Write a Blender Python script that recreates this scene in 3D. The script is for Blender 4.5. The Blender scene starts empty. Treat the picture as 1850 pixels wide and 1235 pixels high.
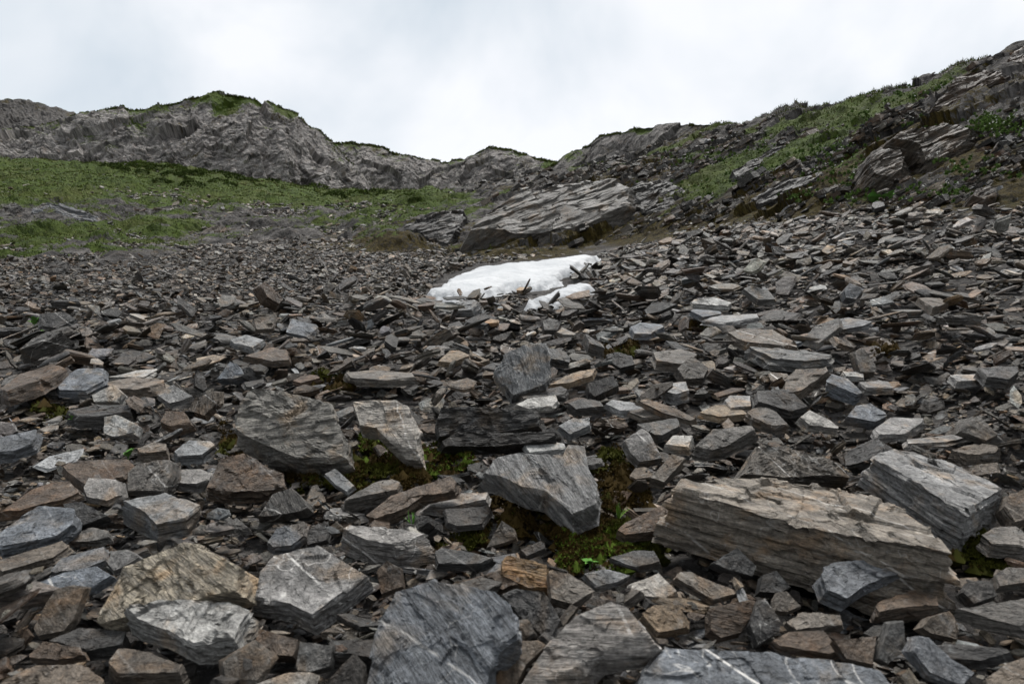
import bpy, math, random
import numpy as np

# ------------------------------------------------------------------ camera, sky, sun, exposure
scene = bpy.context.scene
COL = scene.collection
random.seed(7)
rng = np.random.default_rng(7)

F, CX, CY = 1233.0, 925.0, 617.0            # focal length and image centre in photograph pixels

cam_data = bpy.data.cameras.new("camera")
cam = bpy.data.objects.new("camera", cam_data)
COL.objects.link(cam)
cam.location = (0, 0, 0)                    # eye height about a metre above the stones
cam.rotation_euler = (math.radians(90), 0, 0)
cam_data.sensor_width = 36.0
cam_data.lens = F / 1850.0 * 36.0
cam_data.clip_start = 0.05
cam_data.clip_end = 2000
cam_data.dof.use_dof = True
cam_data.dof.focus_distance = 5.5
cam_data.dof.aperture_fstop = 4.0
scene.camera = cam

SUN_EL, SUN_AZ = math.radians(73), math.radians(15)
world = bpy.data.worlds.new("World")
scene.world = world
world.use_nodes = True
wt = world.node_tree
wt.nodes.clear()
w_out = wt.nodes.new("ShaderNodeOutputWorld")
w_bg = wt.nodes.new("ShaderNodeBackground")
w_bg.inputs["Strength"].default_value = 0.1
w_sky = wt.nodes.new("ShaderNodeTexSky")
w_sky.sky_type = 'NISHITA'
w_sky.sun_disc = False
w_sky.sun_elevation = SUN_EL
w_sky.sun_rotation = SUN_AZ
w_tc = wt.nodes.new("ShaderNodeTexCoord")
w_map = wt.nodes.new("ShaderNodeMapping")
w_map.inputs["Scale"].default_value = (1.0, 1.0, 1.15)
w_map.inputs["Location"].default_value = (3.1, 1.7, 0.4)
w_n = wt.nodes.new("ShaderNodeTexNoise")
w_n.inputs["Scale"].default_value = 2.6
w_n.inputs["Detail"].default_value = 5
w_n.inputs["Roughness"].default_value = 0.5
w_n.inputs["Distortion"].default_value = 0.3
w_r = wt.nodes.new("ShaderNodeValToRGB")
w_r.color_ramp.elements[0].position = 0.34
w_r.color_ramp.elements[0].color = (0.58, 0.665, 0.73, 1)
w_r.color_ramp.elements[1].position = 0.62
w_r.color_ramp.elements[1].color = (0.98, 0.985, 1.0, 1)
w_mul = wt.nodes.new("ShaderNodeVectorMath")
w_mul.operation = 'SCALE'
w_mul.inputs["Scale"].default_value = 2.55
w_mix = wt.nodes.new("ShaderNodeMix")
w_mix.data_type = 'RGBA'
w_mix.inputs["Factor"].default_value = 0.96       # an overcast sky: cloud nearly everywhere
wl = wt.links.new
wl(w_tc.outputs["Generated"], w_map.inputs["Vector"])
wl(w_map.outputs["Vector"], w_n.inputs["Vector"])
wl(w_n.outputs["Fac"], w_r.inputs["Fac"])
wl(w_r.outputs["Color"], w_mul.inputs[0])
wl(w_sky.outputs["Color"], w_mix.inputs["A"])
wl(w_mul.outputs["Vector"], w_mix.inputs["B"])
wl(w_mix.outputs["Result"], w_bg.inputs["Color"])
wl(w_bg.outputs["Background"], w_out.inputs["Surface"])

sun_data = bpy.data.lights.new("sun", 'SUN')
sun_data.energy = 1.5
sun_data.angle = math.radians(22)
sun_data.color = (1.0, 0.98, 0.95)
sun = bpy.data.objects.new("sun", sun_data)
COL.objects.link(sun)
sun.rotation_euler = (math.radians(-20), math.radians(7), 0)   # light falls from above and slightly beyond the ridge

vs = scene.view_settings
vs.view_transform = 'Standard'
vs.look = 'None'
vs.exposure = 1.95
vs.gamma = 1.0
vs.use_curve_mapping = False
scene.cycles.max_bounces = 4
scene.cycles.diffuse_bounces = 1
scene.cycles.glossy_bounces = 2
scene.cycles.use_adaptive_sampling = True
scene.cycles.adaptive_threshold = 0.02


# ------------------------------------------------------------------ noise
def _h(ix, iy, iz, seed):
    n = (ix.astype(np.int64) * 73856093) ^ (iy.astype(np.int64) * 19349663) ^ (iz.astype(np.int64) * 83492791) ^ (seed * 2654435761)
    n = (n & 0xFFFFFFFF).astype(np.uint64)
    n = ((n ^ (n >> np.uint64(15))) * np.uint64(2246822519)) & np.uint64(0xFFFFFFFF)
    n = ((n ^ (n >> np.uint64(13))) * np.uint64(3266489917)) & np.uint64(0xFFFFFFFF)
    return (n ^ (n >> np.uint64(16))).astype(np.float64) / 4294967295.0


def vnoise(p, seed=0):
    i = np.floor(p)
    f = p - i
    i = i.astype(np.int64)
    f = f * f * f * (f * (f * 6 - 15) + 10)
    out = 0
    for dx in (0, 1):
        wx = f[:, 0] if dx else 1 - f[:, 0]
        for dy in (0, 1):
            wy = f[:, 1] if dy else 1 - f[:, 1]
            for dz in (0, 1):
                wz = f[:, 2] if dz else 1 - f[:, 2]
                out = out + wx * wy * wz * _h(i[:, 0] + dx, i[:, 1] + dy, i[:, 2] + dz, seed)
    return out * 2 - 1


def fbm(p, octaves=4, seed=0, gain=0.5):
    a, s, out = 1.0, 0.0, 0
    q = np.array(p, dtype=np.float64)
    for o in range(octaves):
        out = out + a * vnoise(q, seed + o * 17)
        s += a
        a *= gain
        q = q * 2.03 + 11.3
    return out / s


def facets(p, seed=0, slope=0.8):
    """Angular broken-rock relief: every cell is a tilted plane with its own offset."""
    i = np.floor(p).astype(np.int64)
    best = np.full(len(p), 1e9)
    val = np.zeros(len(p))
    for dx in (-1, 0, 1):
        for dy in (-1, 0, 1):
            for dz in (-1, 0, 1):
                c = i + np.array((dx, dy, dz))
                r1 = _h(c[:, 0], c[:, 1], c[:, 2], seed)
                r2 = _h(c[:, 0], c[:, 1], c[:, 2], seed + 1)
                r3 = _h(c[:, 0], c[:, 1], c[:, 2], seed + 2)
                d = p - (c + np.stack((r1, r2, r3), 1))
                dist = (d * d).sum(1)
                m = dist < best
                best[m] = dist[m]
                q1 = (r1 * 7.13) % 1 - 0.5
                q2 = (r2 * 5.77) % 1 - 0.5
                q3 = (r3 * 6.31) % 1 - 0.5
                v = (r1 * 3.7 + r2 * 2.9) % 1 - 0.5 + slope * (d[:, 0] * q1 + d[:, 1] * q2 + d[:, 2] * q3)
                val[m] = v[m]
    return val


# ------------------------------------------------------------------ terrain survey (distance, height) along lines of sight
NEAR = [(0.05, -1.08), (1.0, -1.06), (2.0, -0.97), (3.0, -0.83), (4.0, -0.67)]
COLS = {
    -900: [(5, -.52), (7, -.15), (10, .45), (22, 2.6), (30, 4.2), (40, 8.0), (55, 12), (75, 19), (95, 22), (160, 24)],
    0: [(5, -.50), (7, -.10), (10, .55), (15, 1.55), (22, 2.75), (30, 4.4), (34, 6.0), (40, 8.3), (55, 13.2), (75, 20), (95, 23), (160, 25)],
    300: [(5, -.50), (7, -.05), (10, .60), (15, 1.6), (22, 2.85), (30, 4.3), (38, 6.5), (50, 10.5), (65, 16), (78, 20), (100, 24), (160, 26)],
    600: [(5, -.45), (7, 0), (10, .65), (15, 1.6), (22, 2.8), (30, 4.3), (40, 6.8), (55, 11), (75, 16), (92, 20), (120, 25), (160, 27)],
    850: [(5, -.43), (7, .02), (10, .72), (14, 1.5), (18, 2.25), (21, 2.75), (26, 4.6), (40, 8.2), (80, 17), (110, 23.5), (160, 28)],
    1000: [(5, -.40), (7, .06), (10, .80), (14, 1.6), (17, 2.2), (20, 2.75), (25, 4.9), (40, 9.2), (70, 17.2), (90, 22), (160, 27)],
    1090: [(5, -.38), (7, .10), (10, .85), (14, 1.68), (17, 2.25), (20, 2.9), (25, 5.3), (32, 7.8), (45, 11.8), (56, 14.5), (80, 16), (160, 20)],
    1300: [(5, -.30), (7, .25), (10, 1.05), (13, 1.85), (16, 2.75), (20, 4.3), (28, 7.9), (36, 11.55), (42, 12.2), (60, 11), (160, 9)],
    1450: [(5, -.26), (7, .36), (9, .95), (11, 1.6), (14, 2.55), (18, 4.6), (24, 7.6), (29.5, 10.3), (34, 10.6), (60, 9.5), (160, 8)],
    1600: [(5, -.20), (7, .50), (9, 1.15), (11, 1.9), (13, 2.72), (16, 4.5), (20, 6.8), (23.5, 8.75), (27, 9.0), (60, 8), (160, 7)],
    1750: [(4, -.44), (5, -.10), (7, .66), (9, 1.40), (11, 2.3), (13, 3.5), (16, 5.4), (20, 8.2), (22.5, 8.6), (60, 8), (160, 7)],
    1850: [(4, -.38), (5, -.04), (7, .74), (8.5, 1.38), (10, 2.05), (12, 3.3), (15, 5.5), (18, 7.7), (20.5, 8.3), (60, 8), (160, 7)],
    2700: [(4, -.2), (5, .2), (7, 1.2), (10, 3.2), (13, 5.6), (17, 8.5), (22, 9), (60, 8), (160, 7)],
}
NU, NV = 420, 560
U = np.linspace(-1.5, 1.5, NU)
V = np.linspace(math.log(0.5), math.log(160), NV)
YV = np.exp(V)


def build_height():
    us, zs = [], []
    for px, pts in COLS.items():
        P = NEAR[: 5 if pts[0][0] > 4 else 4] + pts
        yy = np.log([a for a, b in P])
        zz = np.array([b for a, b in P], dtype=float)
        us.append((px - CX) / F)
        zs.append(np.interp(V, yy, zz))
    zs = np.array(zs)
    Z = np.empty((NU, NV))
    for j in range(NV):
        Z[:, j] = np.interp(U, us, zs[:, j])
    k = np.exp(-np.linspace(-2, 2, 13) ** 2)
    k /= k.sum()
    Zp = np.pad(Z, ((6, 6), (6, 6)), mode='edge')
    Zp = np.apply_along_axis(lambda r: np.convolve(r, k, 'valid'), 1, Zp)
    Zp = np.apply_along_axis(lambda r: np.convolve(r, k, 'valid'), 0, Zp)
    return Zp


HZ = build_height()
UU, VV = np.meshgrid(U, V, indexing='ij')
GX, GY = UU * np.exp(VV), np.exp(VV)
pp = np.stack((GX.ravel(), GY.ravel(), np.zeros(NU * NV)), 1)
und = fbm(pp * 0.45, 3, 5).reshape(NU, NV) * 0.10 + fbm(pp * 0.12, 2, 9).reshape(NU, NV) * 0.35 * np.clip((GY - 12) / 20, 0, 1)
HZ = HZ + und * np.clip((GY - 3.0) / 3.0, 0, 1)


def grid_at(G, u, y):
    fu = np.clip((np.asarray(u) - U[0]) / (U[1] - U[0]), 0, NU - 1.001)
    fv = np.clip((np.log(np.maximum(y, 0.5)) - V[0]) / (V[1] - V[0]), 0, NV - 1.001)
    i, j = fu.astype(int), fv.astype(int)
    a, b = fu - i, fv - j
    return (G[i, j] * (1 - a) * (1 - b) + G[i + 1, j] * a * (1 - b) + G[i, j + 1] * (1 - a) * b + G[i + 1, j + 1] * a * b)


def ground(x, y):
    y = np.asarray(y, dtype=float)
    return grid_at(HZ, np.asarray(x) / np.maximum(y, 0.3), y)


YM = np.exp(np.linspace(math.log(0.8), math.log(130), 900))


def sight(px, py, lift=0.0):
    """distance at which the line of sight through a photograph point meets the ground (raised by lift)"""
    px, py = np.atleast_1d(np.asarray(px, float)), np.atleast_1d(np.asarray(py, float))
    u = (px - CX) / F
    out = np.empty(len(px))
    for i in range(len(px)):
        z = grid_at(HZ, np.full(len(YM), u[i]), YM) + lift
        over = z >= YM * (CY - py[i]) / F
        k = np.argmax(over) if over.any() else len(YM) - 1
        out[i] = YM[k]
    return out


def at(px, py, y):
    return np.array(((px - CX) / F * y, y, (CY - py) / F * y))


def proj(p):
    p = np.asarray(p, float)
    y = np.maximum(p[..., 1], 0.05)
    return np.stack((CX + F * p[..., 0] / y, CY - F * p[..., 2] / y), -1)


def inpoly(x, y, poly):
    x, y = np.asarray(x, float), np.asarray(y, float)
    r = np.zeros(x.shape, bool)
    n = len(poly)
    for i in range(n):
        x1, y1 = poly[i]
        x2, y2 = poly[(i + 1) % n]
        if y1 == y2:
            continue
        c = ((y1 > y) != (y2 > y)) & (x < (x2 - x1) * (y - y1) / (y2 - y1) + x1)
        r ^= c
    return r


def edge_dist(x, y, poly):
    d = np.full(np.shape(x), 1e9)
    n = len(poly)
    for i in range(n):
        ax, ay = poly[i]
        bx, by = poly[(i + 1) % n]
        ex, ey = bx - ax, by - ay
        t = np.clip(((x - ax) * ex + (y - ay) * ey) / (ex * ex + ey * ey + 1e-9), 0, 1)
        d = np.minimum(d, np.hypot(x - ax - t * ex, y - ay - t * ey))
    return d


def hull2(pts):
    pts = sorted(map(tuple, pts))
    def half(ps):
        o = []
        for p in ps:
            while len(o) > 1 and (o[-1][0] - o[-2][0]) * (p[1] - o[-2][1]) - (o[-1][1] - o[-2][1]) * (p[0] - o[-2][0]) <= 0:
                o.pop()
            o.append(p)
        return o[:-1]
    return half(pts) + half(pts[::-1])


# ------------------------------------------------------------------ materials
def new_mat(name, rough=0.7, spec=0.35):
    m = bpy.data.materials.new(name)
    m.use_nodes = True
    nt = m.node_tree
    b = nt.nodes["Principled BSDF"]
    b.inputs["Roughness"].default_value = rough
    b.inputs["Specular IOR Level"].default_value = spec
    return m, nt, b


class NT:
    def __init__(s, nt):
        s.nt = nt
    def n(s, kind, **kw):
        nd = s.nt.nodes.new(kind)
        for k, v in kw.items():
            setattr(nd, k, v)
        return nd
    def l(s, a, b):
        s.nt.links.new(a, b)
    def noise(s, vec, scale, detail=4, rough=0.55, dist=0.0):
        nd = s.n("ShaderNodeTexNoise")
        nd.inputs["Scale"].default_value = scale
        nd.inputs["Detail"].default_value = detail
        nd.inputs["Roughness"].default_value = rough
        nd.inputs["Distortion"].default_value = dist
        if vec is not None:
            s.l(vec, nd.inputs["Vector"])
        return nd.outputs["Fac"]
    def mapping(s, vec, scale, rot=(0, 0, 0), loc=(0, 0, 0)):
        nd = s.n("ShaderNodeMapping")
        nd.inputs["Scale"].default_value = scale
        nd.inputs["Rotation"].default_value = rot
        nd.inputs["Location"].default_value = loc
        s.l(vec, nd.inputs["Vector"])
        return nd.outputs["Vector"]
    def rng(s, v, a, b, c=0.0, d=1.0, smooth=True):
        nd = s.n("ShaderNodeMapRange")
        if smooth:
            nd.interpolation_type = 'SMOOTHSTEP'
        for k, x in zip(("From Min", "From Max", "To Min", "To Max"), (a, b, c, d)):
            nd.inputs[k].default_value = x
        s.l(v, nd.inputs["Value"])
        return nd.outputs["Result"]
    def math(s, op, a, b=None):
        nd = s.n("ShaderNodeMath", operation=op)
        for k, x in enumerate((a, b)):
            if x is None:
                continue
            if isinstance(x, (int, float)):
                nd.inputs[k].default_value = x
            else:
                s.l(x, nd.inputs[k])
        return nd.outputs[0]
    def mix(s, fac, a, b, mode='MIX'):
        nd = s.n("ShaderNodeMix", data_type='RGBA', blend_type=mode)
        for k, x in (("Factor", fac), ("A", a), ("B", b)):
            if isinstance(x, (int, float)):
                nd.inputs[k].default_value = x
            elif isinstance(x, tuple):
                nd.inputs[k].default_value = x + (1,)
            else:
                s.l(x, nd.inputs[k])
        return nd.outputs["Result"]
    def attr(s, name):
        return s.n("ShaderNodeAttribute", attribute_name=name)


def slate_material():
    m, nt, b = new_mat("slate", 0.5, 0.2)
    k = NT(nt)
    loc = k.attr("loc").outputs["Vector"]
    ta = k.attr("tint")
    tint, vein = ta.outputs["Color"], ta.outputs["Alpha"]
    lay = k.mapping(loc, (1.0, 1.0, 7.5))
    n1 = k.noise(lay, 7, 7, 0.66, 0.6)
    n2 = k.noise(loc, 6.5, 6, 0.6, 0.4)
    n3 = k.noise(loc, 75, 4, 0.7)
    n5 = k.noise(k.mapping(loc, (1.0, 1.0, 11.0), loc=(2, 9, 4)), 20, 5, 0.6, 0.3)
    n4 = k.noise(k.mapping(loc, (1, 1, 2.5), loc=(7, 3, 1)), 13, 6, 0.65, 1.0)
    c = k.mix(1.0, tint, k.rng(n1, 0.28, 0.72, 0.25, 1.75, False), 'MULTIPLY')
    c = k.mix(1.0, c, k.rng(n3, 0.3, 0.7, 0.52, 1.48, False), 'MULTIPLY')
    c = k.mix(k.rng(n2, 0.49, 0.68, 0.0, 0.6), c, k.mix(1.0, c, (1.34, 0.97, 0.62), 'MULTIPLY'))
    c = k.mix(k.rng(n4, 0.56, 0.72, 0.0, 0.5), c, k.mix(0.45, c, (0.33, 0.34, 0.34)))
    c = k.mix(k.rng(n4, 0.40, 0.28, 0.0, 0.55), c, k.mix(1.0, c, (0.42, 0.40, 0.38), 'MULTIPLY'))
    c = k.mix(1.0, c, k.rng(n5, 0.3, 0.7, 0.66, 1.34, False), 'MULTIPLY')
    # quartz veins
    nv = k.noise(k.mapping(loc, (1, 1, 1), (0.4, 0.7, 0.2)), 3.4, 3, 0.5, 0.5)
    v1 = k.rng(k.math('ABSOLUTE', k.math('SUBTRACT', nv, 0.5)), 0.0, 0.006, 0.55, 0.0)
    wv = k.n("ShaderNodeTexWave", wave_type='BANDS', bands_direction='DIAGONAL')
    wv.inputs["Scale"].default_value = 1.7
    wv.inputs["Distortion"].default_value = 0.7
    wv.inputs["Detail"].default_value = 3
    k.l(loc, wv.inputs["Vector"])
    v2 = k.rng(wv.outputs["Fac"], 0.9968, 0.9998)
    vm = k.math('MULTIPLY', k.math('MULTIPLY', k.math('MAXIMUM', v1, v2), vein), k.rng(n4, 0.40, 0.56, 0.05, 1.0))
    c = k.mix(vm, c, (0.52, 0.50, 0.47))
    pt = k.n('ShaderNodeNewGeometry').outputs['Pointiness']
    c = k.mix(k.math('MULTIPLY', k.rng(pt, 0.52, 0.62), 0.45), c, k.mix(1.0, c, (1.9, 1.88, 1.82), 'MULTIPLY'))
    k.l(c, b.inputs["Base Color"])
    k.l(k.rng(n4, 0.3, 0.7, 0.34, 0.66, False), b.inputs["Roughness"])
    bump_h = k.math('ADD', k.math('ADD', k.math('MULTIPLY', n1, 1.0), k.math('MULTIPLY', n5, 0.5)), k.math('ADD', k.math('MULTIPLY', n3, 0.2), k.math('MULTIPLY', n4, 0.45)))
    bp = k.n("ShaderNodeBump")
    bp.inputs["Strength"].default_value = 0.9
    bp.inputs["Distance"].default_value = 0.03
    k.l(bump_h, bp.inputs["Height"])
    k.l(bp.outputs["Normal"], b.inputs["Normal"])
    return m


def terrain_material():
    """bedrock, soil, moss and turf; the 'cover' attribute says where each of them lies"""
    m, nt, b = new_mat("hillside", 0.85, 0.10)
    k = NT(nt)
    loc = k.attr("loc").outputs["Vector"]
    ca = k.attr("cover")
    sp = k.n("ShaderNodeSeparateColor")
    k.l(ca.outputs["Color"], sp.inputs["Color"])
    grass, moss, tone = sp.outputs[0], sp.outputs[1], sp.outputs[2]
    big = k.noise(loc, 0.25, 6, 0.6)
    n1 = k.noise(k.mapping(loc, (1, 1, 2.2)), 0.8, 9, 0.68, 0.5)
    n2 = k.noise(loc, 2.2, 8, 0.7)
    n3 = k.noise(loc, 9, 5, 0.7)
    n5 = k.noise(k.mapping(loc, (1, 1, 1.8)), 4.5, 7, 0.72, 0.8)
    rock = k.mix(k.rng(n1, 0.3, 0.72), (0.028, 0.026, 0.025), (0.27, 0.25, 0.235))
    rock = k.mix(k.rng(n2, 0.52, 0.7, 0, 0.6), rock, (0.16, 0.125, 0.10))
    rock = k.mix(k.rng(n3, 0.58, 0.75, 0, 0.5), rock, (0.36, 0.35, 0.34))
    rock = k.mix(1.0, rock, k.rng(n5, 0.3, 0.68, 0.25, 1.6, False), 'MULTIPLY')
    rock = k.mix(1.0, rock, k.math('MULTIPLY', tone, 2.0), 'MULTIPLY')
    gr = k.mix(k.rng(n2, 0.3, 0.7), (0.020, 0.033, 0.005), (0.064, 0.092, 0.015))
    gr = k.mix(k.rng(big, 0.45, 0.7, 0, 0.6), gr, (0.070, 0.072, 0.020))
    gr = k.mix(k.rng(n3, 0.52, 0.72, 0, 0.6), gr, (0.030, 0.034, 0.010))
    mo = k.mix(k.rng(n3, 0.35, 0.68), (0.014, 0.010, 0.003), (0.065, 0.048, 0.012))
    mo = k.mix(k.rng(n2, 0.55, 0.75, 0, 0.7), mo, (0.045, 0.055, 0.010))
    brk = k.math('ADD', k.math('MULTIPLY', k.math('SUBTRACT', n3, 0.5), 1.3), k.math('MULTIPLY', k.math('SUBTRACT', n2, 0.5), 1.0))
    fm = k.rng(k.math('ADD', moss, brk), 0.42, 0.58)
    fg = k.rng(k.math('ADD', grass, brk), 0.42, 0.58)
    c = k.mix(fm, rock, mo)
    c = k.mix(fg, c, gr)
    k.l(c, b.inputs["Base Color"])
    hgt = k.math('ADD', k.math('ADD', k.math('MULTIPLY', n1, 0.6), k.math('MULTIPLY', n5, 0.6)), k.math('ADD', k.math('MULTIPLY', n2, 0.5), k.math('MULTIPLY', n3, 0.3)))
    bp = k.n("ShaderNodeBump")
    bp.inputs["Strength"].default_value = 0.9
    bp.inputs["Distance"].default_value = 0.35
    k.l(hgt, bp.inputs["Height"])
    k.l(bp.outputs["Normal"], b.inputs["Normal"])
    return m


def snow_material():
    m, nt, b = new_mat("old_snow", 0.75, 0.25)
    k = NT(nt)
    loc = k.attr("loc").outputs["Vector"]
    n = k.noise(loc, 1.2, 6, 0.6)
    n2 = k.noise(loc, 30, 5, 0.7)
    c = k.mix(k.rng(n, 0.35, 0.7), (0.30, 0.31, 0.32), (0.40, 0.404, 0.41))
    c = k.mix(k.rng(n2, 0.60, 0.72, 0, 0.7), c, (0.25, 0.22, 0.19))
    k.l(c, b.inputs["Base Color"])
    bp = k.n("ShaderNodeBump")
    bp.inputs["Strength"].default_value = 0.6
    bp.inputs["Distance"].default_value = 0.12
    k.l(k.math('ADD', k.noise(loc, 3.5, 4, 0.55), k.math('MULTIPLY', n2, 0.15)), bp.inputs["Height"])
    k.l(bp.outputs["Normal"], b.inputs["Normal"])
    return m


def leaf_material(name):
    m, nt, b = new_mat(name, 0.8, 0.06)
    k = NT(nt)
    ta = k.attr("tint").outputs["Color"]
    loc = k.n("ShaderNodeNewGeometry").outputs["Position"]
    n = k.noise(loc, 12, 3)
    c = k.mix(1.0, ta, k.rng(n, 0.3, 0.7, 0.7, 1.3, False), 'MULTIPLY')
    k.l(c, b.inputs["Base Color"])
    return m


M_SLATE = slate_material()
M_TERR = terrain_material()
M_SNOW = snow_material()
M_LEAF = leaf_material("leaf")
M_MOSS = leaf_material("moss")


# ------------------------------------------------------------------ mesh helpers
def mesh_np(name, verts, faces, mat, smooth=False, attrs=None):
    """faces: (n,3) or (n,4) int array"""
    me = bpy.data.meshes.new(name)
    verts = np.ascontiguousarray(verts, dtype=np.float32)
    faces = np.ascontiguousarray(faces, dtype=np.int32)
    nf, k = faces.shape
    me.vertices.add(len(verts))
    me.vertices.foreach_set("co", verts.ravel())
    me.loops.add(nf * k)
    me.loops.foreach_set("vertex_index", faces.ravel())
    me.polygons.add(nf)
    me.polygons.foreach_set("loop_start", np.arange(0, nf * k, k, dtype=np.int32))
    me.polygons.foreach_set("use_smooth", np.full(nf, smooth, dtype=bool))
    me.update(calc_edges=True)
    me.materials.append(mat)
    for an, (kind, data) in (attrs or {}).items():
        a = me.attributes.new(an, kind, 'POINT')
        a.data.foreach_set("color" if kind == 'FLOAT_COLOR' else "vector", np.ascontiguousarray(data, dtype=np.float32).ravel())
    return me


def add_obj(name, me, label=None, cat=None, group=None, kind=None, parent=None, matrix=None):
    o = bpy.data.objects.new(name, me)
    COL.objects.link(o)
    if label: o["label"] = label
    if cat: o["category"] = cat
    if group: o["group"] = group
    if kind: o["kind"] = kind
    if parent is not None: o.parent = parent
    if matrix is not None:
        from mathutils import Matrix
        o.matrix_world = Matrix([list(map(float, r)) for r in matrix])
    return o


def grid_faces(nu, nv):
    i, j = np.meshgrid(np.arange(nu - 1), np.arange(nv - 1), indexing='ij')
    a = (i * nv + j).ravel()
    return np.stack((a, a + nv, a + nv + 1, a + 1), 1)


def prism_template(P, step, h, fine=1.0):
    """points of a prism over outline P: rim points follow the outline's corners, so edges stay crisp"""
    rim = []
    for a, b in zip(P, np.roll(P, -1, 0)):
        m = max(1, int(round(np.linalg.norm(b - a) / step)))
        for k in range(m):
            rim.append(a + (b - a) * k / m)
    rim = np.array(rim)
    M = len(rim)
    R = np.linalg.norm(rim, axis=1).mean()
    nr = max(2, int(round(R / step)))
    nz = max(3, int(round(2 * h / step * 1.35)))
    V, kind = [], []
    for k in range(1, nr + 1):                       # top, centre outwards
        V.append(np.concatenate((rim * (k / nr), np.full((M, 1), h)), 1))
        kind += [1] * M
    for k in range(1, nz):                           # side, downwards
        V.append(np.concatenate((rim, np.full((M, 1), h - 2 * h * k / nz)), 1))
        kind += [0] * M
    nb = max(2, nr // 3)
    for k in range(nb, 0, -1):
        V.append(np.concatenate((rim * (k / nb), np.full((M, 1), -h)), 1))
        kind += [-1] * M
    rows = len(V)
    V = np.concatenate(V)
    V = np.concatenate((V, [[0, 0, h], [0, 0, -h]]))
    kind += [1, -1]
    F3, F4 = [], []
    j = np.arange(M)
    jn = (j + 1) % M
    for r in range(rows - 1):
        F4.append(np.stack((r * M + j, (r + 1) * M + j, (r + 1) * M + jn, r * M + jn), 1))
    F4 = np.concatenate(F4)
    tri = np.concatenate((F4[:, [0, 1, 2]], F4[:, [0, 2, 3]]))
    t0, b0 = len(V) - 2, len(V) - 1
    tri = np.concatenate((tri, np.stack((np.full(M, t0), j, jn), 1), np.stack((np.full(M, b0), (rows - 1) * M + jn, (rows - 1) * M + j), 1)))
    return V, tri, np.array(kind)


def star_shaped(poly):
    n = len(poly)
    s = [poly[i][0] * poly[(i + 1) % n][1] - poly[i][1] * poly[(i + 1) % n][0] for i in range(n)]
    return all(x > 1e-9 for x in s) or all(x < -1e-9 for x in s)


def centroid(poly):
    P = np.array(poly, float)
    Q = np.roll(P, -1, 0)
    c = P[:, 0] * Q[:, 1] - Q[:, 0] * P[:, 1]
    return ((P + Q) * c[:, None]).sum(0) / (3 * c.sum() + 1e-12)


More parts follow.
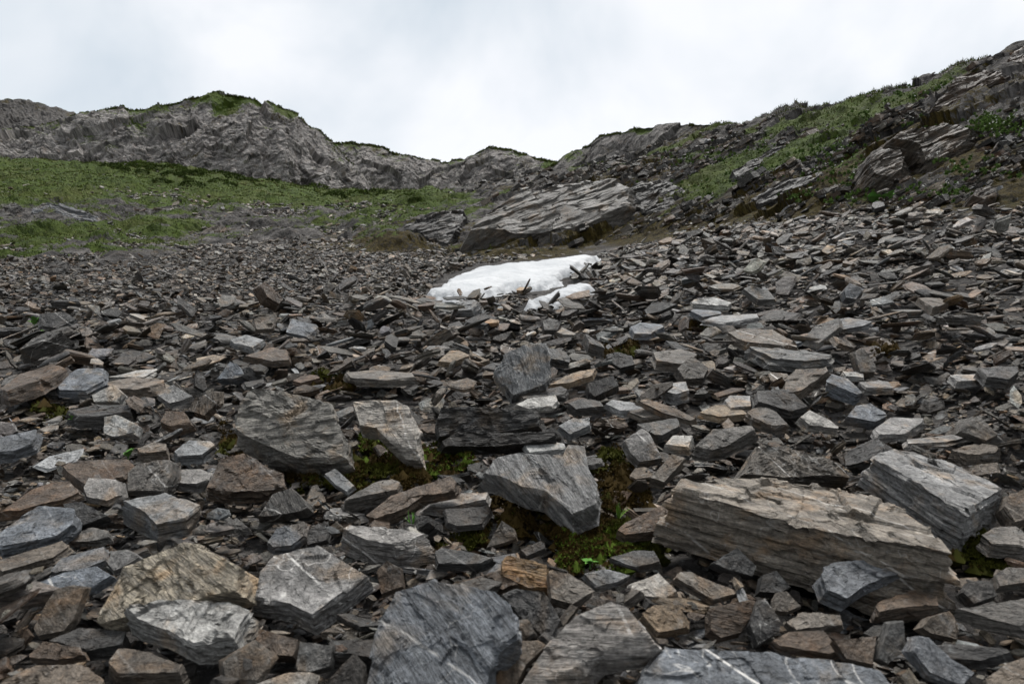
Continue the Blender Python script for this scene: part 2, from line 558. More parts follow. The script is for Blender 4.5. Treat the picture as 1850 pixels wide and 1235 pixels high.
def rock_mesh(name, poly, h, n, seed, tint, vein=0.0, bed=(0, 0, 1), rough=1.0, taper=0.0, chops=2, mat=None, layer=None, big=False):
    """A broken slab: outline poly (metres, star-shaped about 0,0), half thickness h; bedding normal bed in local axes."""
    rr = np.random.default_rng(seed)
    P = np.array(poly, float)
    if (P[:, 0] * np.roll(P[:, 1], -1) - P[:, 1] * np.roll(P[:, 0], -1)).sum() < 0:
        P = P[::-1]
    ext = np.abs(P).max(0)
    L = max(ext)
    p, faces, kind = prism_template(P, 2 * L / n, h)
    p[:, :2] *= (1 + taper * p[:, 2] / h)[:, None]
    side = kind == 0
    rm = ext.mean()
    for _ in range(chops):
        th = rr.uniform(0, 2 * math.pi)
        el = rr.uniform(-0.7, 1.0)
        nn = np.array((math.cos(th) * math.cos(el), math.sin(th) * math.cos(el), math.sin(el)))
        q = p @ nn
        d = q.max() * rr.uniform(0.66, 0.90)
        over = q > d
        p[over] *= (d / q[over])[:, None]
    r0 = np.hypot(p[:, 0], p[:, 1]) + 1e-9
    dx, dy = p[:, 0] / r0, p[:, 1] / r0
    # bedding coordinates
    bz = np.array(bed, float)
    bz /= np.linalg.norm(bz)
    bx = np.cross((0.0, 1.0, 0.0) if abs(bz[1]) < 0.8 else (1.0, 0.0, 0.0), bz)
    bx /= np.linalg.norm(bx)
    by = np.cross(bz, bx)
    off = rr.uniform(-30, 30, 3)
    q = np.stack((p @ bx, p @ by, p @ bz), 1)
    bscale = h if bz[2] > 0.9 else rm
    lay = layer or max(0.010, bscale * rr.uniform(0.16, 0.30))
    warp = fbm((q + off) / (rm * 0.9), 3, seed + 3)
    zz = (q[:, 2] + warp * lay * 1.2) / lay
    li = np.floor(zz)
    lf = zz - li
    zero = np.zeros(len(li), np.int64)
    lid = (li + 1000).astype(np.int64)
    step = _h(lid, zero, zero, seed + 5) - 0.6
    step2 = fbm(np.stack((q[:, 0] / (rm * 0.5), q[:, 1] / (rm * 0.5), li * 7.3), 1) + off, 2, seed + 6)
    groove = -np.clip(1 - np.abs(lf - 0.5) * 2, 0, 1) * 0.0 - np.clip(1 - lf * 6, 0, 1)
    if big:
        fac = facets((q + off) / (np.array((0.95, 0.65, 0.15)) * rm), seed + 9)
        fac2 = facets((q + off) / (np.array((0.34, 0.22, 0.05)) * rm), seed + 19) * 0.8 + fbm((q + off) / (np.array((0.5, 0.5, 0.12)) * rm), 3, seed + 29)
    else:
        fac = facets((q + off) / (np.array((0.55, 0.55, 0.40)) * max(rm * 0.9, bscale * 0.6)), seed + 9)
        fac2 = facets((q + off) / (np.array((0.20, 0.20, 0.10)) * rm * 1.1), seed + 19) if n > 18 else 0.0
    fine = fbm((q + off) / (rm * 0.16), 3, seed + 13)
    amp = rm * 0.055 * rough
    nrm_side = np.stack((dx, dy, np.zeros(len(dx))), 1)
    rim_w = np.clip((r0.max() - r0) / (0.12 * r0.max()), 0, 1)
    d_side = amp * (1.1 * step + 0.7 * step2 + 0.35 * groove + 1.2 * fac + 0.45 * fac2 + 0.25 * fine)
    terr = fbm((p[:, :2].repeat(1, 0) @ np.eye(2, 3) + off) / (rm * 0.75), 3, seed + 23)
    lam = np.round(terr * 3.2) / 3.2 * 0.8 + terr * 0.2
    ampt = min(h * 0.22, rm * 0.05) * rough
    d_top = ampt * (1.0 * lam + 1.1 * fac + 0.45 * fac2 + 0.22 * fine)
    if big:
        lump_ = fbm((q + off) / (rm * 0.55), 4, seed + 33)
        d_top = amp * (0.45 * step + 0.35 * step2 + 0.25 * groove + 1.0 * fac + 0.6 * fac2 + 1.6 * lump_)
    elif bz[2] < 0.7:
        d_top = amp * 0.75 * (0.9 * step + 0.6 * step2 + 0.4 * groove + 1.1 * fac + 0.5 * fac2 + 0.2 * fine)
    sgn = np.sign(kind).astype(float)
    top_dir = np.stack((np.zeros(len(p)), np.zeros(len(p)), sgn), 1)
    rimk = (~side) & (r0 > 0.985 * np.hypot(P[:, 0], P[:, 1]).min()) & False
    p = np.where(side[:, None], p + nrm_side * d_side[:, None], p + top_dir * d_top[:, None])
    loc = np.stack((p @ bx, p @ by, p @ bz), 1) + off
    if big:
        loc = loc * 0.35
    t4 = np.tile(np.array(tuple(tint) + (vein,)), (len(p), 1))
    me = mesh_np(name, p, faces, mat or M_SLATE, True, {"loc": ('FLOAT_VECTOR', loc), "tint": ('FLOAT_COLOR', t4)})
    me.set_sharp_from_angle(angle=math.radians(24))
    return me, p


TINT = {
    'g': (0.062, 0.058, 0.053), 'l': (0.130, 0.126, 0.121), 'd': (0.032, 0.030, 0.028), 'k': (0.017, 0.016, 0.015),
    'b': (0.058, 0.042, 0.030), 't': (0.125, 0.094, 0.063), 'u': (0.084, 0.088, 0.094), 'w': (0.190, 0.182, 0.168),
    'm': (0.074, 0.062, 0.050), 'o': (0.140, 0.088, 0.044), 'n': (0.128, 0.114, 0.096), 'c': (0.185, 0.152, 0.110),
}
TWORD = {'g': 'grey', 'l': 'light grey', 'd': 'dark grey', 'k': 'blackish', 'b': 'brown', 't': 'tan', 'u': 'blue-grey',
         'w': 'whitish', 'm': 'warm grey', 'o': 'ochre', 'n': 'pale brown', 'c': 'cream'}

# ------------------------------------------------------------------ the rocks one can point at
# tint | thickness in photo pixels | options | landmark phrase | label | outline of the upper face
ROCKS = """
l|40|v=1 t=30|flat veined slab|flat grey slab with white quartz veins across its top, low foreground|428,1072 492,998 577,983 668,1036 565,1112 520,1090
c|60|t=48 s=-6 bed=0.5,0.6,0.6 rough=1.6|tan ridged wedge|tan wedge-shaped rock with rough ridged face, beside the flat veined slab|169,1112 218,1020 334,975 397,996 439,1020 432,1066 309,1080 225,1094 183,1126
w|48|t=28 rough=1.4|layered pale slab|pale grey slab with stepped layers in front of the tan ridged wedge|218,1098 288,1083 418,1082 457,1098 436,1129 428,1154 350,1162 300,1137 246,1118
u|22|t=32|smooth blue-grey slab|smooth blue-grey slab cut off by the left edge of the picture|-20,975 67,909 139,915 135,943 105,968 0,988
l|45|t=18|mossy sided slab|grey slab with bright top and brown mossy side, above the tan ridged wedge|218,903 299,889 365,911 337,936 281,946 260,925
l|12|t=35||small pale grey plate leaning below the flat brown slab|149,880 158,860 225,866 225,890 193,904 155,897
b|16|t=28|flat brown slab|flat brown slab with faint white veins, left of the big moss-edged boulder|102,831 232,827 246,845 225,862 151,876 119,852
g|24|t=45 rough=1.5 v=.5||lumpy grey rock wedged beside the flat brown slab|228,852 246,836 316,825 313,855 295,887 228,887
l|17|t=25||squared light grey slab against the brown laminated ledge rock|307,845 390,846 379,866 355,874 320,871
b|26|t=38 rough=1.5|brown laminated ledge|brown laminated ledge rock under the big moss-edged boulder|369,883 397,827 439,815 485,841 534,859 527,880 415,890
g|26|t=55 bed=0.8,0.5,0.2 v=.8|striped grey wedge|striped grey wedge rock standing on end with yellowish bands|464,932 492,890 527,878 562,913 548,922 492,932
b|14|t=22 rough=1.2||long brown slab leaning over the smooth blue-grey slab|-5,926 56,883 123,860 146,887 116,901 35,922
u|10|t=28||blue-grey plate above the plate with a straight white line|88,1031 109,1006 190,985 193,1010 155,1027 98,1034
u|14|t=34 v=1||blue-grey plate crossed by one straight white line|63,1052 116,1031 176,1020 204,1038 165,1062 70,1087
m|12|t=58|steep rounded plate|steep rounded brownish-grey plate leaning on the blue-grey plates|58,1136 95,1062 123,1055 155,1059 134,1119 116,1140 67,1150
m|12|t=15||long thin grey-brown slab at the left edge under the smooth blue-grey slab|-20,1012 116,975 128,985 98,1006 0,1032
m|30|t=18||grey-brown slab lying below the layered pale slab|193,1196 211,1171 242,1166 334,1200 327,1213 211,1217
m|30|t=25 rough=1.4||mottled brown-grey boulder in the bottom left corner|-15,1238 63,1200 148,1196 186,1224 190,1250 0,1262
b|14|t=30 rough=1.5||knobbly brown stone above the bottom left corner boulder|46,1185 77,1157 148,1168 155,1182 105,1192
d|22|t=14||dark flat slab tucked behind the layered pale slab|84,1157 140,1133 232,1136 225,1164 155,1171
g|24|t=55||upright squared grey block below the flat veined slab|531,1210 541,1157 603,1164 597,1203 559,1214
b|24|t=45 v=.7||dark brown block with a thin pale vein below the flat veined slab|460,1154 467,1133 541,1154 531,1185 474,1182
w|16|t=22||whitish slab tip cut by the bottom edge of the picture|446,1240 520,1213 573,1211 562,1246
d|24|t=60||dark pointed stone at the bottom edge beside the big fractured boulder|580,1240 636,1178 655,1200 660,1250
k|22|t=40||blackish wedge beside the smooth blue-grey slab|112,908 148,904 197,932 134,953
g|12|t=28||grey lens-shaped stone below the blackish wedge|119,968 165,950 198,957 200,975 126,978
l|14|t=40||small light grey stone touching the back of the tan ridged wedge|193,1017 200,996 242,987 262,999 235,1017 204,1031
u|18|t=42 rough=1.3||blue-grey rough stone behind the flat veined slab|481,978 499,953 559,938 559,960 527,985 492,989
d|16|t=45||dark rounded stone against the blue-grey rough stone|548,964 576,943 594,957 590,975 555,983
l|42|t=14 v=1|white-striped block|light grey block with curved white stripes on its top|615,955 627,950 728,954 779,966 785,975 717,983 661,975
n|60|t=52 s=8 rough=1.7 bed=-0.25,0.75,0.6|big moss-edged boulder|big brown-grey layered boulder with dark moss under its lower edge|419,772 425,736 445,699 484,697 560,716 599,727 605,747 624,778 627,826 605,834 537,829 436,786
w|40|t=52 s=-8 v=.6 bed=0.1,0.85,0.5|pale banded rock|pale banded rock leaning to the right of the big moss-edged boulder|633,722 717,720 737,733 748,755 751,786 759,826 731,823 703,798 678,772 647,767
d|50|t=64 bed=0,1,0.15 rough=1.5|long dark layered block|long dark layered block lying across the middle of the scree|785,756 793,734 846,732 979,741 981,768 930,778 824,775 790,790
k|30|t=58 bed=0,1,0.1||black lower layer slab beneath the long dark layered block|792,796 824,778 930,780 1008,778 1010,795 900,806 798,806
l|26|t=64 v=.5 bed=0.95,0.25,0.2 rough=1.2|upright streaked plate|upright streaked grey plate standing at the centre of the scree|892,670 913,635 944,621 990,617 1000,680 986,695 937,712 925,716
l|46|t=40 v=.4 bed=0.75,0.3,0.5|grey winged slab|big grey slab with ragged left edge and raised corner, moss all round|867,853 892,825 934,816 1018,818 1029,798 1060,800 1067,842 1085,874 1081,914 1036,932 986,890 944,881 906,863
l|24|t=60 v=.8||pale upright stone with white veins beside the dark moss hollow|1127,793 1162,768 1176,782 1197,828 1155,835 1138,818
g|14|t=34||grey slab with curled edge resting behind the pale upright stone|1148,765 1225,753 1229,768 1197,786 1183,786
w|9|t=20||narrow white slab lying on top of the grey winged slab|944,800 986,795 1022,800 1022,810 955,816
w|10|t=28 rough=1.4||pale wrinkled stone below the upright streaked plate|930,730 951,719 1004,712 1009,723 997,733 951,737
d|12|t=20||dark log-shaped stone at the foot of the upright streaked plate|937,712 1015,696 1027,702 1022,712 944,719
d|20|t=50 bed=1,0.2,0.1 rough=1.3||dark block with vertical ribs right of the upright streaked plate|1060,691 1109,677 1120,695 1074,716 1064,709
t|10|t=22||thin tan slab beside the dark ribbed block|990,695 1032,673 1078,663 1071,677 1029,691
l|12|t=35 rough=1.3||light knobbly stone right of the long dark layered block|1007,768 1036,754 1067,753 1067,768 1029,784
k|14|t=48||black pointed stone between the long dark layered block and light knobbly stone|973,782 997,769 1018,782 1020,797 975,797
m|18|t=40 s=-12||brownish squared block leaning at the corner of the great slab|1173,863 1214,818 1241,825 1199,871
n|104|t=9 s=5 v=.5 rough=1.3 layer=.03|great slab|great long tan-topped slab with white edge and thick layered front|1205,880 1218,861 1264,858 1383,861 1483,869 1551,875 1623,909 1695,962 1738,1007 1642,990 1528,949 1464,926 1422,902 1362,905 1241,890
l|66|t=16 s=10 v=.3|right tilted slab|large tilted grey slab with brown side, behind the great slab's pointed end|1570,818 1612,805 1680,814 1820,882 1808,890 1752,924 1710,905 1642,867 1585,837
m|40|t=52 s=12 v=.6 rough=1.3||brown-grey tilted rock propped between the great slab and tilted grey slab|1339,856 1377,801 1422,806 1528,837 1543,862 1483,860 1415,864
u|26|t=34 rough=1.4|rough grey slab|rough blue-grey slab under the pointed end of the great slab|1479,1037 1498,1015 1540,1006 1653,1015 1661,1030 1604,1040 1566,1056 1528,1083 1490,1066
u|60|t=24 v=.9|bottom flat slab|huge smooth blue-grey slab with white vein cut by the bottom edge|1150,1215 1191,1166 1396,1172 1437,1185 1547,1194 1604,1211 1623,1235 1600,1300 1140,1300
b|26|t=16||dark brown slab with pale rim in front of the rough blue-grey slab|1578,1094 1589,1083 1653,1064 1695,1079 1699,1094 1642,1094 1585,1106
b|24|t=55 bed=0.2,1,0.4||brown two-layered block standing below the great slab|1282,1109 1294,1086 1362,1077 1371,1094 1339,1143 1301,1153 1282,1139
d|20|t=55 v=1||dark stone framed by thick white veins beside the brown two-layered block|1354,1128 1369,1083 1385,1079 1411,1120 1411,1139 1369,1166
t|20|t=42 rough=1.3||pinkish tan rock at the upper corner of the huge bottom slab|1158,1109 1180,1090 1226,1090 1248,1113 1245,1132 1188,1143
m|16|t=32||pale-edged slab sloping down right, in front of the great slab's thick end|1218,1041 1226,1030 1248,1032 1335,1068 1332,1073 1290,1083
d|24|t=55||dark peaked stone in front of the great slab's layered face|1286,1015 1332,987 1369,1022 1362,1041 1309,1026
g|14|t=40||dark grey stone tucked under the middle of the great slab|1385,1015 1407,999 1460,998 1475,1022 1430,1022
k|20|t=50||blackish angular stone beside the rough blue-grey slab|1371,1068 1377,1037 1403,1028 1430,1060 1407,1071
m|16|t=52||small faceted brown-grey stone right of the brown two-layered block|1392,1090 1407,1066 1422,1066 1449,1094 1422,1105 1396,1102
m|14|t=28 rough=1.3||rough grey-brown slab right of the white-framed dark stone|1422,1120 1449,1103 1521,1109 1525,1128 1437,1136
b|14|t=24 v=.5||flat brown slab along the upper edge of the huge bottom slab|1381,1162 1422,1139 1490,1136 1521,1173 1502,1181 1437,1170
b|20|t=48 s=-10||brown plate leaning at the right end of the huge bottom slab|1506,1155 1585,1147 1577,1200 1528,1189
m|22|t=58||rounded brownish plate standing near the right bottom corner|1664,1132 1680,1113 1717,1102 1740,1128 1733,1155 1680,1143
d|16|t=14 bed=0,.3,1||dark banded slab lying over the bluish plate, bottom right|1680,1170 1691,1158 1823,1170 1830,1177 1774,1192 1683,1187
g|20|t=66||upright split grey stone with pale rim at the bottom right|1585,1189 1608,1124 1634,1120 1638,1173 1604,1200
u|20|t=48 s=10||bluish plate sloping under the dark banded slab, bottom right|1631,1139 1680,1151 1720,1189 1765,1215 1740,1240 1680,1215 1642,1168
m|24|t=28||brown and white stone in the bottom right corner|1776,1226 1820,1195 1862,1178 1890,1240 1800,1262
g|20|t=18 bed=0,.3,1|mossy edge slab|layered grey slab with moss in its cracks at the right edge|1725,1098 1850,1079 1890,1092 1870,1136 1793,1120
g|24|t=14||rounded layered dark stone at the right edge above the moss|1770,965 1793,952 1850,948 1880,965 1850,985 1790,980
g|18|t=36||grey block at the right edge above the mossy layered slab|1797,1037 1820,1022 1862,1018 1870,1050 1805,1058
d|20|t=48||dark lumpy rock beside the grey block at the right edge|1738,1068 1755,1045 1790,1042 1804,1075 1760,1090
m|24|t=45||stone half hidden at the right end of the large tilted slab|1812,915 1825,888 1862,884 1880,930 1830,945
w|14|t=34 v=.5||bright whitish stone left of the slab sloping before the great slab|1137,1050 1190,1033 1225,1066 1204,1080 1140,1072
u|110|t=46 v=.5 bed=0.7,0.55,0.45 rough=1.1|big fractured boulder|big dark fractured boulder with crossing cracks, bottom centre|655,1235 681,1115 712,1062 779,1043 818,1048 899,1062 930,1087 941,1143 899,1180 880,1262 650,1262
l|56|t=40 s=-16 v=.6 bed=0.3,0.9,0.5|slanted streaked slab|slanted streaked grey slab rising beside the big fractured boulder|930,1245 969,1185 1039,1108 1106,1080 1138,1091 1185,1154 1162,1174 1085,1190 1004,1262
o|22|t=45 bed=0.2,1,0.3 rough=1.7||golden brown splintered rock like rotten wood, centre foreground|904,1017 916,1001 990,1018 990,1062 955,1062 906,1038
m|18|t=42 rough=1.2||grey stone with tan crust right of the golden splintered rock|990,1031 1015,1024 1078,1066 1036,1092 994,1080
d|24|t=50 rough=1.6||dark wrinkled boulder between the fractured boulder and slanted slab|906,1073 934,1061 983,1066 1015,1119 994,1160 937,1112
m|20|t=45||smooth brown-grey stone in the gap beside the slanted streaked slab|885,1235 934,1157 972,1154 990,1164 951,1199 927,1250
d|10|t=28||dark smooth plate on moss left of the grey winged slab|802,918 885,913 888,922 871,946 825,950 807,943
l|14|t=16||light grey slab lying on the dark smooth plate|755,911 811,890 885,887 881,901 797,917
b|22|t=28 rough=1.3|long brown beam stone|long brown beam-shaped stone with mossy underside|646,939 705,894 751,876 818,857 828,866 825,883 765,894 734,915 663,943
g|22|t=16||grey ribbed slab parallel to the long brown beam stone|619,894 663,873 709,862 726,869 719,883 621,904
l|8|t=38||light smooth plate lying on the moss below the big boulder|585,854 605,844 641,876 627,888 605,874
b|20|t=38 s=-14||dark brown slab leaning against the thick end of the great slab|1113,957 1127,943 1197,910 1204,922 1194,957 1127,966
b|22|t=60||dark brown rounded stone right of the flat veined slab|679,1031 698,1010 723,1024 728,1059 688,1073
d|14|t=20||dark low slab behind the big fractured boulder|783,996 797,987 832,992 892,1006 871,1017 790,1017
m|16|t=60 rough=1.4||small upright knobbly stone below the grey winged slab|878,989 906,938 930,953 934,971 916,978
d|12|t=38||small dark leaning stone above the golden splintered rock|939,992 983,973 986,989 951,1004
d|14|t=24||dark slab half buried in moss before the great slab|1099,1006 1145,992 1183,992 1194,1013 1148,1024
l|12|t=28 rough=1.3||light ragged stone above the bright whitish stone|1053,1034 1099,1026 1141,1038 1120,1048 1078,1059
l|10|t=40|grey diamond stone|grey diamond-shaped stone with one crack, left middle of the scree|281,712 313,693 350,715 306,729
w|18|t=58 rough=1.4||pale lumpy stone left of the grey diamond-shaped stone|163,712 204,693 221,708 214,726 169,728
w|20|t=58 rough=1.5 v=.5|bright crumbly block|bright crumbly block with cracked faces, left middle|186,751 211,747 246,765 242,782 204,789 186,782
u|12|t=28||flat bluish slab of overlapping sheets at the left|98,691 134,663 190,664 190,687 155,705 105,705
m|14|t=14||long brown slab shading a gap above the grey diamond stone|190,691 239,680 299,684 302,694 246,703 197,701
w|7|t=14||pale peaked slab lying on the long brown slab at left|193,681 246,668 292,664 262,680
b|22|t=16 s=-12||long dark brown slab rising to the right at the left edge|-5,702 35,677 95,656 119,663 70,687 11,707
u|20|t=30|left edge block|thick bluish block at the left edge below the crumbly block|-20,790 63,779 77,772 70,796 21,814 -10,818
l|10|t=26||pale rounded stone far up the scree at left|415,613 443,603 478,613 457,628 422,620
b|10|t=24||brown flat-topped stone below the pale rounded stone|439,642 492,626 520,631 524,649 492,652
u|16|t=55||pale angular block with a sharp corner above the big boulder|390,684 415,652 429,656 443,677 422,684
m|16|t=58 bed=.9,.3,.2 rough=1.5 v=.6||white-and-brown striped stone leaning by the big boulder|337,740 351,719 397,700 397,722 369,751
l|16|t=24||light slab with rough rim left of the big moss-edged boulder|313,814 341,793 383,796 390,803 365,821 320,824
d|20|t=10 bed=0,.6,1||long dark layered slab above the bright crumbly block|119,743 169,731 242,731 239,744 176,750 123,752
b|16|t=42||dark brown blocky stone right of the bright crumbly block|288,761 299,740 334,743 348,765 316,774
m|22|t=18||brown-sided block with grey top above the lumpy grey rock|246,810 278,797 302,800 302,812 255,820
m|18|t=30 s=-6||tan-grey tilted slab in the right middle of the scree|1402,701 1437,665 1495,661 1499,669 1448,705 1419,711
u|22|t=32 s=12|faceted blue-grey stone|faceted blue-grey stone right of the tan-grey tilted slab|1490,687 1502,674 1532,683 1561,709 1550,712 1521,701
d|16|t=34 s=14||dark grey slab dipping below the tan-grey tilted slab|1357,723 1364,705 1426,701 1462,734 1433,742
l|12|t=20|grooved pale slab|pale grooved slab lying flat above the large tilted slab|1577,774 1608,752 1670,754 1670,767 1645,782 1586,785
m|14|t=22 v=.9|brown marbled slab|flat brown slab marbled with white veins, upper right scree|1311,599 1335,592 1397,594 1441,618 1444,627 1390,621 1338,616
g|20|t=12 v=.7||long dark slab with a white broken end under the marbled slab|1349,625 1390,627 1455,632 1506,640 1502,648 1455,652 1393,645
u|14|t=60||light faceted cube-like stone high on the right scree|1524,523 1539,506 1564,519 1546,541 1528,537
m|12|t=22||squared tan-grey slab high on the right scree|1657,537 1692,534 1716,545 1685,556
w|14|t=22||white broken slab end above the thick end of the great slab|1200,803 1215,785 1258,785 1247,808
g|22|t=28 s=-10 rough=1.3||long grey rock rising right above the great slab|1247,811 1287,774 1360,767 1368,774 1309,807 1255,818
g|12|t=52 s=12||steep grey triangular plate right of the pale grooved slab|1734,778 1739,752 1769,749 1805,785 1783,796
l|8|t=9||thin straight plank-like slab above the large tilted slab|1634,793 1761,780 1758,788 1710,798 1637,801
m|22|t=12 bed=0,.4,1||brown stone split in two layers above the large tilted slab|1716,811 1769,798 1809,805 1801,816 1747,822
w|14|t=34 s=12||whitish streaked stone below the dark dipping slab|1444,752 1462,738 1517,767 1517,774 1462,767
u|18|t=44||blue-grey faceted rock left of the pale grooved slab|1528,752 1546,731 1572,727 1608,749 1583,762
u|10|t=20|pale lens stone|pale blue lens-shaped stone far up the middle of the scree|1138,589 1155,582 1197,584 1201,589 1176,602 1145,602
g|12|t=52||rounded grey stone below the small snow patch|979,579 997,570 1015,579 1008,596 983,596
w|9|t=22||small bright white slab above the faceted blue-grey stone|1521,669 1561,672 1561,681 1528,678
l|12|t=20||light slab touching the right of the faceted blue-grey stone|1550,690 1604,685 1615,700 1564,700
l|12|t=14||pale straight slab near the right edge of the scree|1714,676 1769,674 1783,685 1728,688
d|16|t=22||dark grey wide slab at the right edge, middle height|1765,665 1798,660 1852,661 1825,685 1783,680
g|14|t=58||upright grey blade above the small bright white slab|1539,632 1561,629 1583,658 1583,672 1554,672
t|8|t=24||tan flat stone up the scree left of the centre plate|790,652 812,632 852,630 848,642 815,655
m|12|t=12||long brown-grey plank stone above the pale banded rock|622,672 665,667 748,672 752,680 700,686 630,682
m|14|t=20 rough=1.2||brown stone with cracked top right of the centre|1178,634 1230,628 1262,640 1240,658 1185,652
g|20|t=48 rough=1.3 bed=.3,.8,.4||grey ridged stone with white edges right of the centre|1222,662 1250,640 1282,664 1272,682 1235,684
l|20|t=24||grey flat-topped rock with dark underside right of the centre|1186,700 1215,690 1240,688 1246,705 1220,712
l|8|t=20||grey square plate below the flat-topped rock at right|1308,722 1318,713 1356,714 1358,733 1320,736
t|10|t=18||pale tan slab beside the grey square plate|1262,744 1290,731 1335,730 1352,748 1300,752
g|16|t=24 v=.7 rough=1.2||grey slab with silvery streaks above the long rising rock|1347,742 1370,733 1395,735 1425,765 1400,770 1360,755
m|9|t=30 s=14||long narrow brown slab sloping right above the curled grey slab|1152,722 1170,718 1225,738 1260,756 1250,760 1195,744
l|9|t=18||light slab end-on above the curled grey slab|1092,728 1105,721 1160,728 1168,738 1120,742
m|9|t=18||warm grey layered slab just behind the curled grey slab|1134,742 1165,735 1200,740 1215,750 1160,753
d|14|t=22||dark lens-shaped slab right of the pale wrinkled stone|1025,728 1050,719 1085,722 1092,733 1040,738
u|9|t=22||bluish slab in front of the upright grey blade's left|1246,560 1265,552 1300,556 1305,566 1270,572
g|10|t=38||grey angular slab high on the scree, quartz at its corner|1342,520 1356,514 1390,524 1402,540 1370,542
l|8|t=14||long whitish plank stone above the brown marbled slab|1268,577 1300,568 1370,566 1372,573 1310,583
"""

LANDMARKS = []
LABEL_USED = {}


def parse_rocks():
    out = []
    for line in ROCKS.strip().splitlines():
        tint, th, opts, lm, label, pts = line.split("|")
        o = {}
        for kv in opts.split():
            a, b = kv.split("=")
            o[a] = tuple(float(x) for x in b.split(",")) if "," in b else float(b)
        out.append(dict(tint=tint, th=float(th), o=o, lm=lm, label=label,
                        pts=[tuple(float(v) for v in q.split(",")) for q in pts.split()]))
    return out


def place_face(pts, Yc, tilt, slant):
    """unproject an outline on to a plane through its centre at distance Yc; returns centre, axes, plane outline"""
    c = centroid(pts)
    C = at(c[0], c[1], Yc)
    t, s = math.radians(tilt), math.radians(slant)
    n = np.array((math.sin(s) * math.cos(t), -math.sin(t), math.cos(t) * math.cos(s)))
    n /= np.linalg.norm(n)
    ex = np.cross((0, 1, 0), n)
    ex /= np.linalg.norm(ex)
    ey = np.cross(n, ex)
    poly = []
    for (x, y) in pts:
        d = at(x, y, 1.0)
        k = (C @ n) / (d @ n)
        if k <= 0 or k > Yc * 1.6: k = Yc * 1.6
        if k < Yc * 0.55: k = Yc * 0.55
        q = d * k - C
        poly.append((q @ ex, q @ ey))
    cc = centroid(poly)
    C = C + ex * cc[0] + ey * cc[1]
    poly = [(a - cc[0], b - cc[1]) for a, b in poly]
    if not star_shaped(poly):
        poly = hull2(poly)
        cc = centroid(poly)
        C = C + ex * cc[0] + ey * cc[1]
        poly = [(a - cc[0], b - cc[1]) for a, b in poly]
    return C, ex, ey, n, poly


HERO = []                    # placed rocks
BUF = np.zeros((1240, 1850), np.float32)     # which part of the view the named rocks take, and how far away they are


def vary(t, r, a=0.12):
    k = 1 + r.uniform(-a, a)
    w = r.uniform(-0.05, 0.05)
    return (t[0] * k * (1 + w), t[1] * k, t[2] * k * (1 - w))


def build_named_rocks():
    for i, r in enumerate(parse_rocks()):
        pts, o = r["pts"], r["o"]
        ys = [p[1] for p in pts]
        xs = [p[0] for p in pts]
        tilt = o.get("t", 25)
        bottom = max(ys) + r["th"] * math.cos(math.radians(tilt)) * 0.8
        c = centroid(pts)
        Yb = float(sight(c[0], min(bottom, 1500), 0.10)[0])
        Yc = Yb * (1 + 0.5 * (max(ys) - min(ys)) / F / max(0.35, math.tan(math.radians(min(75, tilt + 14)))))
        C, ex, ey, n, poly = place_face(pts, Yc, tilt, o.get("s", 0))
        th = r["th"] * Yc / F * 1.12
        th = max(th, 0.025)
        C = C - n * th * 0.5
        wpx = max(max(xs) - min(xs), (max(ys) - min(ys)) * 1.2)
        ndiv = int(np.clip(wpx * 0.225, 15, 88))
        rr = np.random.default_rng(1000 + i)
        me, p = rock_mesh("rock", poly, th * 0.5, ndiv, 1000 + i, vary(tuple(1.1 * c for c in TINT[r["tint"]]), rr), o.get("v", 0.12), o.get("bed", (0, 0, 1)),
                          o.get("rough", 1.0) * 0.9, o.get("taper", -0.06), 0 if r["th"] < 12 else 1, layer=o.get("layer"))
        M = np.eye(4)
        M[:3, 0], M[:3, 1], M[:3, 2], M[:3, 3] = ex, ey, n, C
        ob = add_obj("rock", me, r["label"], "rock", "rocks of the scree", matrix=M)
        W = p @ M[:3, :3].T + C
        q = proj(W[::3])
        hl = hull2(q)
        x0, x1 = int(max(0, q[:, 0].min())), int(min(1849, q[:, 0].max()))
        y0, y1 = int(max(0, q[:, 1].min())), int(min(1239, q[:, 1].max()))
        if x1 > x0 and y1 > y0:
            gx, gy = np.meshgrid(np.arange(x0, x1 + 1), np.arange(y0, y1 + 1))
            m = inpoly(gx, gy, hl)
            sub = BUF[y0:y1 + 1, x0:x1 + 1]
            sub[m] = np.maximum(sub[m], Yc + 0.12)
        HERO.append(dict(C=C, W=W, Y=Yc, c=c, label=r["label"], lm=r["lm"], n=n, ob=ob))
        LABEL_USED[r["label"]] = 1
        if r["lm"]:
            LANDMARKS.append((r["lm"], c))


build_named_rocks()

